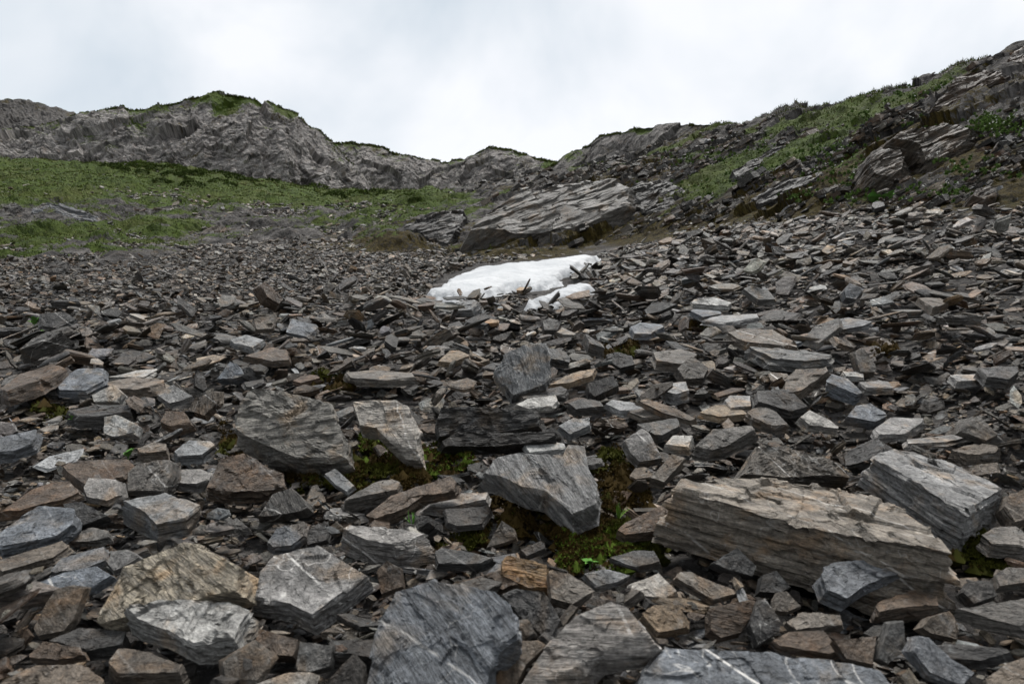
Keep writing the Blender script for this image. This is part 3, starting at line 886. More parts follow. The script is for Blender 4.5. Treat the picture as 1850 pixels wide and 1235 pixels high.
# ------------------------------------------------------------------ snow outlines (used to keep stones off the snow)
SNOW = [
    ("large bright snow patch lying below the pale rock outcrop", [(776, 514), (800, 496), (836, 482), (850, 476), (900, 470), (960, 463), (1020, 458), (1091, 451), (1076, 463), (1040, 474), (1022, 484), (1012, 493), (975, 501), (930, 505), (893, 514), (850, 522), (838, 528), (812, 540), (795, 524)]),
    ("smaller snow strip among the stones beside the large snow patch", [(934, 537), (958, 521), (986, 513), (1010, 509), (1048, 502), (1076, 503), (1060, 513), (1040, 522), (1004, 529), (980, 533), (966, 532), (950, 538)]),
]
MOSS = [
    [(500, 830), (640, 822), (642, 880), (530, 892)], [(650, 775), (705, 800), (762, 832), (700, 852), (648, 842)],
    [(755, 812), (850, 803), (862, 852), (760, 862)], [(880, 900), (950, 892), (1040, 936), (1060, 965), (900, 968)],
    [(1068, 818), (1110, 803), (1150, 832), (1150, 882), (1084, 892)], [(1088, 892), (1172, 882), (1180, 912), (1090, 936)],
    [(1000, 965), (1112, 955), (1190, 985), (1130, 1032), (1010, 1032)], [(1700, 960), (1760, 950), (1845, 990), (1830, 1032), (1720, 1015)],
    [(830, 952), (892, 950), (880, 986), (780, 984)], [(398, 765), (448, 795), (440, 822), (398, 812)],
    [(1085, 622), (1150, 615), (1162, 642), (1090, 648)], [(560, 672), (640, 676), (640, 702), (566, 702)],
    [(60, 722), (112, 736), (92, 762), (56, 757)], [(1570, 622), (1622, 618), (1622, 642), (1575, 642)], [(520, 838), (640, 832), (760, 852), (800, 900), (640, 892)],
    [(1000, 930), (1100, 935), (1205, 960), (1200, 1005), (1000, 990)], [(90, 740), (130, 735), (120, 752), (95, 758)], [(1240, 575), (1290, 572), (1290, 590), (1240, 592)],
]
# where the loose scree gives way to turf and bedrock, in photograph coordinates of the ground
EDGE_X = [-900, 0, 150, 300, 450, 600, 700, 850, 1000, 1100, 1300, 1500, 1600, 1700, 1850, 2700]
EDGE_Y = [450, 440, 425, 400, 375, 365, 405, 462, 458, 440, 410, 388, 382, 388, 370, 340]


EDGE_T = [505, 500, 488, 465, 440, 446, 462, 470, 458, 440, 410, 388, 382, 388, 370, 340]


def blobs(px, py, L):
    s = np.zeros(np.shape(px))
    for (x, y, rx, ry, w) in L:
        s = s + w * np.exp(-(((px - x) / rx) ** 2 + ((py - y) / ry) ** 2))
    return s


STREAK = [(260, 352, 120, 9, .9), (430, 378, 130, 12, 1.0), (560, 395, 110, 16, 1.0), (330, 395, 120, 12, .5), (640, 380, 70, 14, .6), (760, 420, 60, 16, .5), (600, 430, 120, 14, .5)]


def scree_prob(x, y):
    z = ground(x, y)
    q = proj(np.stack((x, y, z), -1))
    px, py = q[..., 0], q[..., 1]
    e = np.interp(px, EDGE_X, EDGE_Y)
    pn = fbm(np.stack((np.ravel(x), np.ravel(y), np.ravel(x) * 0), 1) * 0.35, 3, 41).reshape(np.shape(x))
    p = np.clip((py + pn * 26 - e) / 22 + 0.4, 0, 1)
    p = np.maximum(p, np.clip(blobs(px, py, STREAK) + pn * 0.4, 0, 1) * (px < 900) * 0.8)
    left = np.clip((900 - px) / 300, 0, 1) * np.clip((np.interp(px, [0, 400, 700], [535, 510, 490]) - py) / 70, 0, 1)
    p = p * (1 - left * np.clip(0.45 + pn * 1.4, 0, 0.92))
    return p, px, py


# ------------------------------------------------------------------ settling the loose stones
PALETTE = [('g', .19), ('d', .22), ('k', .11), ('m', .19), ('b', .13), ('l', .085), ('u', .065), ('t', .018), ('w', .012)]
PK = [k for k, w in PALETTE]
PW = np.array([w for k, w in PALETTE])
PW = PW / PW.sum()
HMAP = HZ.copy()


def scatter(y0, y1, cov, med, sig, umin=-1.0, umax=1.0, big=1.0):
    """loose stones between two distances: cover, median length, spread"""
    area = (umax - umin) * 0.5 * (y1 ** 2 - y0 ** 2)
    n = int(cov * area / (0.62 * med * med * math.exp(2 * sig * sig)))
    y = np.sqrt(rng.uniform(y0 ** 2, y1 ** 2, n))
    x = rng.uniform(umin, umax, n) * y
    ln = med * np.exp(rng.normal(0, sig, n))
    ln = np.clip(ln, med * 0.35, med * 2.7 * big)
    p, px, py = scree_prob(x, y)
    keep = rng.uniform(0, 1, n) < p
    for lab, poly in SNOW:
        pyl = CY - F * (ground(x, y) + 0.17) / y
        keep &= ~((inpoly(px, pyl, poly) | inpoly(px, pyl - 3, poly) | inpoly(px - ln * 0.3 * F / y, pyl, poly) | inpoly(px + ln * 0.3 * F / y, pyl, poly)) & (rng.uniform(0, 1, n) < 0.995))
    wid = ln * (0.26 + 0.60 * rng.beta(1.6, 2.0, n))
    thk = np.clip(wid * 0.155 * np.exp(rng.normal(0, 0.55, n)), 0.06 * wid, 0.55 * wid)
    return np.stack((x, y, ln, wid, thk), 1)[keep]


batches = [
    scatter(0.9, 4.5, 2.2, 0.055, 0.45, -1.25, 1.25), scatter(4.5, 9.0, 1.2, 0.075, 0.45, -0.95, 0.95),
    scatter(9.0, 15, 0.8, 0.12, 0.4, -0.85, 0.9), 
    scatter(0.9, 5.0, 1.5, 0.135, 0.42, -1.2, 1.2, 0.8), scatter(5.0, 9.0, 1.8, 0.145, 0.55, -0.95, 0.95, 1.05), scatter(9.0, 14.0, 1.6, 0.148, 0.55, -0.10, 0.9),
    scatter(9.0, 14.0, 1.5, 0.095, 0.45, -0.9, -0.05, 0.8),
    scatter(14.0, 22.0, 1.4, 0.115, 0.42, -0.85, 0.0, 0.75), scatter(14.0, 21.0, 1.6, 0.15, 0.45, 0.0, 0.55, 0.85),
    scatter(22.0, 34.0, 1.7, 0.16, 0.45, -0.85, 0.05), scatter(34.0, 66.0, 1.5, 0.26, 0.45, -0.75, 0.0),
    scatter(0.9, 4.5, 0.40, 0.036, 0.4, -0.95, 0.95),
]
NB_BASE = 3
dU, dV = U[1] - U[0], V[1] - V[0]
moss_buf = np.zeros((1240, 1850), bool)
for poly in MOSS:
    P = np.array(poly)
    x0, y0 = np.maximum(P.min(0).astype(int), 0)
    x1, y1 = P.max(0).astype(int)
    gx, gy = np.meshgrid(np.arange(x0, min(x1, 1849) + 1), np.arange(y0, min(y1, 1239) + 1))
    moss_buf[gy, gx] |= inpoly(gx, gy, poly)

snow_buf = np.zeros((1240, 1850), bool)
for _l, poly in SNOW:
    P = np.array(poly)
    x0, y0 = P.min(0).astype(int)
    x1, y1 = P.max(0).astype(int)
    gx, gy = np.meshgrid(np.arange(x0, x1 + 1), np.arange(y0, y1 + 1))
    snow_buf[gy, gx] |= inpoly(gx, gy, poly) & (edge_dist(gx, gy, poly) > 3)
S_C, S_A, S_B, S_N, S_D = [], [], [], [], []      # centre, long axis, cross axis, normal, (len, wid, thk)


def settle(batch, base):
    N = len(batch)
    X, Yy = batch[:, 0], batch[:, 1]
    e = 0.25
    gxn = (ground(X + e, Yy) - ground(X - e, Yy)) / (2 * e)
    gyn = (ground(X, Yy + e) - ground(X, Yy - e)) / (2 * e)
    sg = np.where(rng.uniform(0, 1, N) < (0.2 if base else 0.3), 0.70, 0.32)
    sg = np.where(batch[:, 2] > 0.3, np.minimum(sg, 0.34), sg)
    nx = -gxn * 0.8 + rng.normal(0, 1, N) * sg
    ny = -gyn * 0.8 + rng.normal(0, 1, N) * sg - 0.04
    nrm = np.stack((nx, ny, np.ones(N)), 1)
    nrm /= np.linalg.norm(nrm, axis=1)[:, None]
    yaw = rng.normal(0, 0.75, N)
    ax = np.stack((np.cos(yaw), np.sin(yaw), np.zeros(N)), 1)
    ax -= nrm * (ax * nrm).sum(1)[:, None]
    ax /= np.linalg.norm(ax, axis=1)[:, None]
    bx = np.cross(nrm, ax)
    order = np.arange(N) if base else np.argsort(batch[:, 2] * rng.uniform(0.35, 1.6, N))
    for i in order:
        x, y, ln, wd, tk = batch[i]
        u, v = x / y, math.log(y)
        ru, rv = ln * 0.5 / y, ln * 0.5 / y
        i0, i1 = int((u - ru - U[0]) / dU), int((u + ru - U[0]) / dU) + 2
        j0, j1 = int((v - rv - V[0]) / dV), int((v + rv - V[0]) / dV) + 2
        if i0 < 0 or j0 < 0 or i1 >= NU or j1 >= NV:
            continue
        sx = GX[i0:i1, j0:j1] - x
        sy = GY[i0:i1, j0:j1] - y
        a, b, nn = ax[i], bx[i], nrm[i]
        la = (sx * a[0] + sy * a[1]) / (ln * 0.46)
        lb = (sx * b[0] + sy * b[1]) / (wd * 0.46)
        inside = la * la + lb * lb < 1.0
        plane = -(sx * nn[0] + sy * nn[1]) / nn[2]
        H = HMAP[i0:i1, j0:j1]
        if inside.any():
            d = (H - plane)[inside]
            zc = 0.6 * d.max() + 0.4 * d.mean() if len(d) > 3 else d.mean()
        else:
            zc = H[H.shape[0] // 2, H.shape[1] // 2]
        z = zc + tk * (0.38 if not base else 0.25)
        C = np.array((x, y, z))
        ends = np.array([C, C + a * ln * .4, C - a * ln * .4, C + b * wd * .4, C - b * wd * .4, C + nn * tk * 0.4])
        q = proj(ends)
        qi = np.clip(q[:, 0].astype(int), 0, 1849)
        qj = np.clip(q[:, 1].astype(int), 0, 1239)
        hid = (BUF[qj, qi] > y).sum()
        if snow_buf[qj, qi].any() and y > 8.5:
            continue
        if hid >= 2 or (hid and q[0, 1] > 700 and BUF[qj[0], qi[0]] > y):
            continue
        if not base and moss_buf[qj[0], qi[0]] and (rng.uniform() < 0.8 or ln > 0.2):
            continue
        if base and moss_buf[qj[0], qi[0]] and rng.uniform() < 0.5:
            continue
        if inside.any():
            top = plane + z + tk * 0.42
            H[inside] = np.maximum(H[inside], top[inside])
        S_C.append(C)
        S_A.append(a)
        S_B.append(b)
        S_N.append(nn)
        S_D.append((ln, wd, tk))


for k in range(NB_BASE):
    settle(batches[k], True)
for k in range(NB_BASE, len(batches)):
    settle(batches[k], False)
S_C, S_A, S_B, S_N, S_D = map(np.array, (S_C, S_A, S_B, S_N, S_D))
NS = len(S_C)
S_Q = proj(S_C)
S_PX = S_D[:, 0] * F / S_C[:, 1]
S_T = rng.choice(len(PK), NS, p=PW)
small = (S_D[:, 0] < 0.12) & np.isin(S_T, [PK.index('w'), PK.index('l')])
S_T[small] = PK.index('g')
top_here = grid_at(HMAP, S_C[:, 0] / S_C[:, 1], S_C[:, 1])
bare = top_here - (S_C[:, 2] + S_D[:, 2] * 0.5) < 0.03
inframe = (S_Q[:, 0] > 5) & (S_Q[:, 0] < 1845) & (S_Q[:, 1] < 1225) & (S_Q[:, 1] > 300)
score = S_PX * np.sqrt(S_D[:, 1] / S_D[:, 0]) * bare * inframe
n_single = 300 - len(HERO)
singles = np.argsort(-score)[:n_single]
is_single = np.zeros(NS, bool)
is_single[singles] = True
is_mid = (S_PX > 29) & ~is_single
is_far = (S_PX < 13) & ~is_single
is_small = ~(is_single | is_mid | is_far)


def stone_tints(n, r):
    base = np.array([TINT[k] for k in PK])
    return base


def stone_mass(sel, K, rings, S=None):
    S_C, S_A, S_B, S_N, S_D, S_T = S or (globals()[g] for g in ('S_C', 'S_A', 'S_B', 'S_N', 'S_D', 'S_T'))
    idx = np.nonzero(sel)[0]
    n = len(idx)
    th = (np.arange(K)[None, :] + rng.uniform(-0.42, 0.42, (n, K))) * (2 * math.pi / K)
    rad = rng.uniform(0.70, 1.15, (n, K))
    # squarish, broken outlines
    cs, sn = np.cos(th), np.sin(th)
    sq = 1.0 / np.maximum(np.abs(cs), np.abs(sn)) ** 0.55
    rad = rad * sq * 0.92
    lv = np.linspace(-1, 1, rings)
    V3 = []
    tiltx = rng.uniform(-0.3, 0.3, (n, 1))
    tilty = rng.uniform(-0.3, 0.3, (n, 1))
    for k, z in enumerate(lv):
        edge = 1.0 - 0.13 * (abs(z) ** 2) * rng.uniform(0.2, 1.8, (n, 1))
        lay = 1.0 + (rng.uniform(-0.16, 0.08, (n, 1)) if rings > 3 else 0)
        rk = rad * edge * lay * (1 + rng.uniform(-0.05, 0.05, (n, K)))
        lx = cs * rk
        ly = sn * rk
        lz = z + np.where(abs(z) > 0.9, (tiltx * lx + tilty * ly) * (1 if z > 0 else -0.3) + rng.uniform(-0.10, 0.10, (n, K)), rng.uniform(-0.12, 0.12, (n, K)))
        V3.append(np.stack((lx, ly, lz), -1))
    L = np.stack(V3, 1).reshape(n, rings * K, 3)
    D = S_D[idx]
    Lm = L * (D * 0.5)[:, None, :]
    Wp = S_C[idx][:, None, :] + Lm[..., :1] * S_A[idx][:, None, :] + Lm[..., 1:2] * S_B[idx][:, None, :] + Lm[..., 2:3] * S_N[idx][:, None, :]
    tris = []
    for k in range(1, K - 1):
        tris.append(((rings - 1) * K, (rings - 1) * K + k, (rings - 1) * K + k + 1))
        tris.append((0, k + 1, k))
    for r in range(rings - 1):
        for k in range(K):
            a, b = r * K + k, r * K + (k + 1) % K
            tris.append((a, b, b + K))
            tris.append((a, b + K, a + K))
    tris = np.array(tris)
    Fc = (tris[None] + (np.arange(n) * rings * K)[:, None, None]).reshape(-1, 3)
    off = rng.uniform(-40, 40, (n, 1, 3))
    loc = (Lm + off).reshape(-1, 3)
    base = np.array([TINT[k] for k in PK])[S_T[idx]]
    base = base * np.array((0.76, 0.73, 0.69)) * np.exp(rng.normal(0, 0.36, (n, 1))) * (1 + np.stack((rng.uniform(-.05, .07, n), np.zeros(n), rng.uniform(-.07, .05, n)), 1))
    vn = np.where(rng.uniform(0, 1, n) < 0.12, rng.uniform(0.4, 1, n), 0.0)
    t4 = np.concatenate((base, vn[:, None]), 1)
    t4 = np.repeat(t4[:, None, :], rings * K, 1).reshape(-1, 4)
    return Wp.reshape(-1, 3), Fc, loc, t4


parts = [stone_mass(is_mid, 6, 5), stone_mass(is_small, 6, 2), stone_mass(is_far, 5, 2)]
vo, vs_, fs_, ls_, ts_ = 0, [], [], [], []
for (a, b, c, d) in parts:
    vs_.append(a)
    fs_.append(b + vo)
    ls_.append(c)
    ts_.append(d)
    vo += len(a)
me = mesh_np("scree", np.concatenate(vs_), np.concatenate(fs_), M_SLATE, False,
             {"loc": ('FLOAT_VECTOR', np.concatenate(ls_)), "tint": ('FLOAT_COLOR', np.concatenate(ts_))})
add_obj("scree", me, "loose grey and brown slate scree covering the slope", "scree", kind="stuff")
print("stones", NS, "mid", is_mid.sum(), "small", is_small.sum(), "far", is_far.sum(), "tris", sum(len(b) for b in fs_))

# single stones of the scree, each an object of its own
def where_phrase(c):
    best = sorted(LANDMARKS, key=lambda l: math.hypot(l[1][0] - c[0], (l[1][1] - c[1]) * 1.3))
    out = []
    for name, p in best[:7]:
        dx, dy = c[0] - p[0], (c[1] - p[1]) * 1.3
        far = math.hypot(dx, dy)
        pre = "just " if far < 90 else ("well " if far > 230 else "")
        if abs(dx) > 1.9 * abs(dy):
            rel = "right of" if dx > 0 else "left of"
        elif abs(dy) > 1.9 * abs(dx):
            rel = "below" if dy > 0 else "above"
        else:
            rel = ("below" if dy > 0 else "above") + " and " + ("right of" if dx > 0 else "left of")
        out.append(f"{pre}{rel} the {name}")
    return out


for i in singles:
    ln, wd, tk = S_D[i]
    rr = np.random.default_rng(5000 + int(i))
    K = int(rr.integers(4, 7))
    th = (np.arange(K) + rr.uniform(-0.40, 0.40, K)) * 2 * math.pi / K
    rad = rr.uniform(0.72, 1.15, K) / np.maximum(np.abs(np.cos(th)), np.abs(np.sin(th))) ** 0.5
    poly = [(math.cos(a) * r * ln * 0.47, math.sin(a) * r * wd * 0.47) for a, r in zip(th, rad)]
    cc = centroid(poly)
    poly = [(a - cc[0], b - cc[1]) for a, b in poly]
    key = PK[S_T[i]]
    nd = int(np.clip(S_PX[i] * 0.30, 13, 28))
    vein = float(rr.uniform(0.4, 1)) if rr.uniform() < 0.15 else 0.08
    me, p = rock_mesh("rock", poly, tk * 0.52, nd, 5000 + int(i), vary(tuple(0.88 * c for c in TINT[key]), rr, 0.2), vein, (0, 0, 1), 1.1, float(rr.uniform(-0.15, 0.05)), int(rr.integers(1, 4)))
    M = np.eye(4)
    M[:3, 0], M[:3, 1], M[:3, 2], M[:3, 3] = S_A[i], S_B[i], S_N[i], S_C[i]
    asp = wd / ln
    steep = S_N[i][2] < 0.82
    shape = "thin slab" if tk < 0.2 * wd else ("long slab" if asp < 0.55 else ("chunky stone" if tk > 0.42 * wd else "flat stone"))
    if steep:
        shape = "steeply tilted " + shape
    size = "small " if S_PX[i] < 48 else ("large " if S_PX[i] > 95 else "")
    veined = "veined " if vein > 0.3 else ""
    lab = None
    for w in where_phrase(S_Q[i]):
        t = f"{size}{veined}{TWORD[key]} {shape} {w}"
        if t not in LABEL_USED and len(t.replace('-', ' ').split()) <= 15:
            lab = t
            break
    lab = lab or t
    LABEL_USED[lab] = 1
    add_obj("rock", me, lab, "rock", "rocks of the scree", matrix=M)

# ------------------------------------------------------------------ ground sheet: scree bed, turf, moss and bedrock
GRASS = [(120, 322, 330, 28, 1.3), (350, 372, 260, 16, .4), (760, 380, 120, 20, .4), (430, 345, 220, 22, .8), (300, 300, 260, 16, .9), (560, 345, 140, 12, .7), (720, 362, 160, 14, .8), (60, 350, 150, 14, .5),
         (60, 430, 180, 24, .75), (250, 415, 140, 16, .6), (420, 400, 180, 18, .5), (640, 395, 140, 24, .6), (700, 440, 100, 16, .4), (140, 460, 200, 24, .5), (60, 490, 140, 18, .35), (330, 440, 120, 14, .35), (540, 370, 160, 12, .4),
         (1380, 232, 150, 26, .9), (1480, 215, 130, 30, .5), (1240, 282, 130, 14, .8), (1100, 300, 100, 12, .6), (1430, 295, 170, 30, .6), (1330, 300, 90, 14, .4), (1640, 190, 130, 20, .35), (1200, 330, 120, 20, .35), (1560, 190, 160, 22, .6),
         (1660, 160, 130, 22, .45), (1780, 215, 70, 22, .75), (1730, 120, 110, 24, .4), (1450, 350, 120, 16, .55), (1540, 345, 60, 22, .4), (1700, 330, 90, 16, .5), (1800, 280, 80, 26, .35),
         (1290, 330, 120, 14, .35), (1500, 372, 90, 10, .5), (1810, 160, 60, 20, .4)]
MOSSY = [(1150, 425, 170, 15, .9), (950, 462, 160, 10, .9), (1350, 385, 140, 18, .8), (1480, 340, 60, 24, .6), (1800, 300, 90, 50, .7), (1840, 350, 60, 30, .6), (1700, 370, 110, 12, .5),
         (680, 445, 130, 18, .7), (560, 462, 100, 12, .5), (740, 400, 80, 20, .4), (200, 285, 200, 10, .4), (1250, 420, 120, 14, .6), (1560, 300, 40, 40, .4)]

SN = np.array((-0.42, 0.30, 0.86))
SN /= np.linalg.norm(SN)
SX = np.cross((0, 1, 0), SN)
SX /= np.linalg.norm(SX)
SY = np.cross(SN, SX)


def strata_coords(p):
    return np.stack((p @ SX, p @ SY, p @ SN), 1)


u_in = np.concatenate((np.linspace(-1.5, -0.80, 14)[:-1], np.linspace(-0.80, 0.02, 200)[:-1], np.linspace(0.02, 0.80, 330)[:-1], np.linspace(0.80, 1.5, 14)))
y_in = np.concatenate((np.exp(np.linspace(math.log(0.5), math.log(10), 40))[:-1], np.exp(np.linspace(math.log(10), math.log(46), 230))[:-1], np.exp(np.linspace(math.log(46), math.log(160), 70))))
gu, gy = np.meshgrid(u_in, y_in, indexing='ij')
gx = gu * gy
gz = grid_at(HZ, gu, gy)
nu_, nv_ = gx.shape
Pg = np.stack((gx.ravel(), gy.ravel(), gz.ravel()), 1)
qq = proj(Pg)
gpx, gpy = qq[:, 0], qq[:, 1]
prob, _, _ = scree_prob(Pg[:, 0], Pg[:, 1])
# bedrock relief above the scree
def grid_normals(P, nu, nv):
    G = P.reshape(nu, nv, 3)
    a = np.gradient(G, axis=0)
    b = np.gradient(G, axis=1)
    n = np.cross(a, b).reshape(-1, 3)
    n /= np.linalg.norm(n, axis=1)[:, None] + 1e-12
    n[n[:, 2] < 0] *= -1
    return n


Ng = grid_normals(Pg, nu_, nv_)
edge_py = np.interp(gpx, EDGE_X, EDGE_T)
above = np.clip((edge_py - gpy) / 18, 0, 1) * (Pg[:, 1] > 9.5)
rightside = np.clip((gpx - 820) / 160, 0, 1)
sc = strata_coords(Pg)
nse = fbm(sc * np.array((0.10, 0.20, 0.55)), 4, 51)
nse2 = fbm(sc * np.array((0.35, 0.5, 1.6)), 3, 57)
gm = blobs(gpx, gpy, GRASS)
mm = blobs(gpx, gpy, MOSSY)
grass = np.clip(gm * (0.9 + 0.0 * nse) + rightside * (nse * 1.3 + nse2 * 1.1 - 0.36) + (1 - rightside) * (nse2 * 0.9 + nse * 0.5 + 0.14) + 0.08, 0, 1) * above
grass = np.where(rightside < 0.5, np.clip(grass - np.clip(blobs(gpx, gpy, STREAK), 0, 1) * 0.35, 0, 1), grass)
moss = np.clip(mm * 0.9 + nse2 * 0.6 + 0.16 + rightside * 0.22, 0, 1) * np.clip(above + np.clip((edge_py + 12 - gpy) / 10, 0, 1), 0, 1)
rk = above * np.clip(1.15 - grass * 1.0, 0.15, 1)
size = np.clip(Pg[:, 1] / 22, 0.4, 2.2)
fa = facets(sc / (np.array((1.9, 1.5, 0.55))), 61)
fb = facets(sc / (np.array((0.60, 0.5, 0.16))), 71)
fc = fbm(sc * np.array((1.2, 1.2, 4.0)), 3, 77)
disp = rk * rightside * (0.42 * fa + 0.16 * fb + 0.16 * fc) * np.clip((Pg[:, 1] - 10) / 6, 0.35, 1)
lump = fbm(Pg * np.array((0.5, 0.5, 0.9)), 4, 81)
disp = disp + above * (1 - rightside) * (lump * 0.8 + 0.25 * np.clip(rk, 0, 1) * facets(Pg / 1.3, 85) * np.clip(1 - grass, 0, 1))
hum = fbm(Pg * 1.3, 3, 87)
disp = disp + above * grass * (np.clip(hum, 0, 1) * 0.35)
Pd = Pg + Ng * disp[:, None]
tone = np.where(rightside > 0.5, 0.26, 0.24) + 0.10 * fbm(Pg * 0.2, 3, 91) + 0.05 * rightside * 0
cov = np.stack((grass, moss, np.clip(tone, 0.2, 0.8), np.ones(len(grass))), 1)
# the bed under the stones is dark fine debris
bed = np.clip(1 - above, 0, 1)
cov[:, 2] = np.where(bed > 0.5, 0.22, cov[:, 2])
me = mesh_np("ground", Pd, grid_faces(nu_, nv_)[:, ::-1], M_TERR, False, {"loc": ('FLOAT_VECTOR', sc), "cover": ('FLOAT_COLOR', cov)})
add_obj("ground", me, kind="structure")
NG2 = grid_normals(Pd, nu_, nv_)


# ------------------------------------------------------------------ cliffs along the skyline
def cliff(name, top, base, ydist, lean, seed, ncol, nrow, tone, green, amp=1.0, sink=14, caps=12, depth=26.0):
    tx = np.array([a for a, b in top], float)
    ty = np.array([b for a, b in top], float)
    bx_ = np.array([a for a, b in base], float)
    by_ = np.array([b for a, b in base], float)
    xs = np.linspace(tx[0], tx[-1], ncol)
    yt = np.interp(xs, tx, ty)
    yb = np.interp(xs, bx_, by_) + sink
    yd = np.interp(xs, [a for a, b in ydist], [b for a, b in ydist])
    rows = []
    for r in np.linspace(0, 1, nrow):
        Y = yd + lean * (0.25 * r + 0.75 * r ** 2.2)
        py = yb + (yt - yb) * (r ** 0.95)
        rows.append(np.stack(((xs - CX) / F * Y, Y, (CY - py) / F * Y), 1))
    last = rows[-1]
    for c in range(1, caps + 1):
        f = c / caps
        e = last.copy()
        e[:, 1] += depth * f
        e[:, 0] *= (last[:, 1] + depth * f) / last[:, 1]
        e[:, 2] += -depth * 0.16 * f * f + 0.2 * math.sin(f * 3)
        rows.append(e)
    P = np.stack(rows, 1)
    nr = P.shape[1]
    P = P.reshape(-1, 3)
    N = grid_normals(P, ncol, nr)
    N[N[:, 1] > 0.3] *= -1
    rot = strata_coords(P)
    f1 = facets(P / np.array((4.6, 4.6, 11.0)), seed, 1.0)
    f2 = facets(P / np.array((1.3, 1.3, 2.8)), seed + 5, 1.2)
    f3 = facets(rot / np.array((0.7, 0.7, 0.4)), seed + 8)
    nb = fbm(P * 0.12, 4, seed + 11)
    gully = -np.abs(fbm(P * np.array((0.22, 0.05, 0.08)), 3, seed + 21)) * 2.2
    d = amp * (1.6 * f1 + 0.50 * f2 + 0.20 * f3 + 1.2 * nb + gully)
    d += amp * 0.2 * fbm(P * 2.2, 3, seed + 13)
    cap = np.tile(np.concatenate((np.linspace(0, 1, nrow) ** 6, np.ones(caps))), ncol)
    d *= (1 - 0.60 * cap)
    P2 = P + N * d[:, None]
    N2 = grid_normals(P2, ncol, nr)
    q = proj(P2)
    v = np.tile(np.concatenate((np.linspace(0, 1, nrow), np.ones(caps))), ncol)
    g = np.clip((N2[:, 2] - 0.55) * 1.6, 0, 1) * 0.8 + cap * 0.5 + fbm(P * 0.3, 4, seed + 31) * 0.7 - 0.28
    g = g + blobs(q[:, 0], q[:, 1], green)
    mo = np.clip(fbm(P * 0.5, 3, seed + 41) * 0.6 + 0.05 + cap * 0.3, 0, 1)
    tn = np.clip(tone + 0.10 * fbm(P * 0.15, 3, seed + 51), 0.1, 0.9)
    cv = np.stack((np.clip(g, 0, 1), mo, tn, np.ones(len(g))), 1)
    me = mesh_np(name, P2, grid_faces(ncol, nr)[:, ::-1], M_TERR, False, {"loc": ('FLOAT_VECTOR', rot * 0.8), "cover": ('FLOAT_COLOR', cv)})
    add_obj(name, me, kind="structure")
    return P2.reshape(ncol, nr, 3), nrow


far_hill, fh_r = cliff("hill", [(-420, 150), (-200, 165), (-60, 172), (0, 176), (60, 180), (100, 192), (140, 206), (200, 226), (300, 250)],
                 [(-420, 290), (0, 292), (300, 300)], [(-420, 150), (300, 150)], 45, 301, 160, 60, 0.20, [(60, 190, 200, 30, -.45), (0, 262, 200, 16, .35)], amp=1.2)
left_cliff, lc_r = cliff("cliff", [(-260, 262), (-120, 250), (-40, 245), (40, 236), (100, 222), (145, 206), (165, 200), (190, 196), (214, 193), (222, 190), (232, 197), (266, 200), (285, 186), (300, 180), (340, 171), (400, 163), (425, 165), (452, 171), (480, 186), (520, 196), (548, 209), (558, 222), (580, 236), (600, 252), (630, 285), (665, 330), (690, 352)],
                   [(-260, 300), (0, 296), (200, 288), (330, 302), (450, 322), (520, 337), (600, 348), (690, 358)],
                   [(-260, 80), (0, 80), (300, 84), (500, 88), (600, 92), (690, 100)], 12, 311, 460, 150, 0.60,
                   [(420, 188, 60, 16, .75), (280, 196, 40, 10, .5), (240, 228, 50, 20, .6), (120, 250, 60, 30, .5), (510, 205, 50, 10, .4), (200, 262, 90, 18, .35), (360, 176, 60, 7, .4), (410, 205, 26, 12, .5)])
back_cliff, bc_r = cliff("cliff", [(560, 262), (600, 255), (640, 257), (690, 262), (715, 270), (740, 280), (770, 288), (800, 291), (840, 287), (865, 275), (890, 266), (930, 270), (980, 284), (1010, 289), (1060, 300), (1110, 310)],
                   [(560, 350), (620, 352), (700, 356), (800, 358), (870, 356), (940, 344), (1000, 318), (1110, 318)],
                   [(560, 116), (800, 120), (1000, 108), (1110, 100)], 12, 331, 360, 90, 0.56, [(700, 280, 60, 6, .4), (1000, 300, 50, 10, .5), (620, 300, 18, 26, .4)], amp=0.85)
crag, cr_r = cliff("cliff", [(985, 300), (1005, 290), (1020, 276), (1040, 266), (1062, 264), (1072, 258), (1084, 247), (1108, 240), (1122, 238), (1140, 229), (1170, 226), (1200, 223), (1240, 222), (1275, 221), (1310, 223), (1340, 226), (1380, 236)],
             [(985, 310), (1040, 306), (1100, 303), (1200, 284), (1300, 262), (1380, 250)],
             [(985, 64), (1100, 58), (1200, 48), (1300, 40), (1380, 35)], 5, 351, 280, 70, 0.40, [(1050, 285, 50, 16, .6), (1100, 300, 60, 10, .7), (1130, 236, 60, 5, .5), (1260, 240, 60, 10, .25)], amp=0.42, depth=14)


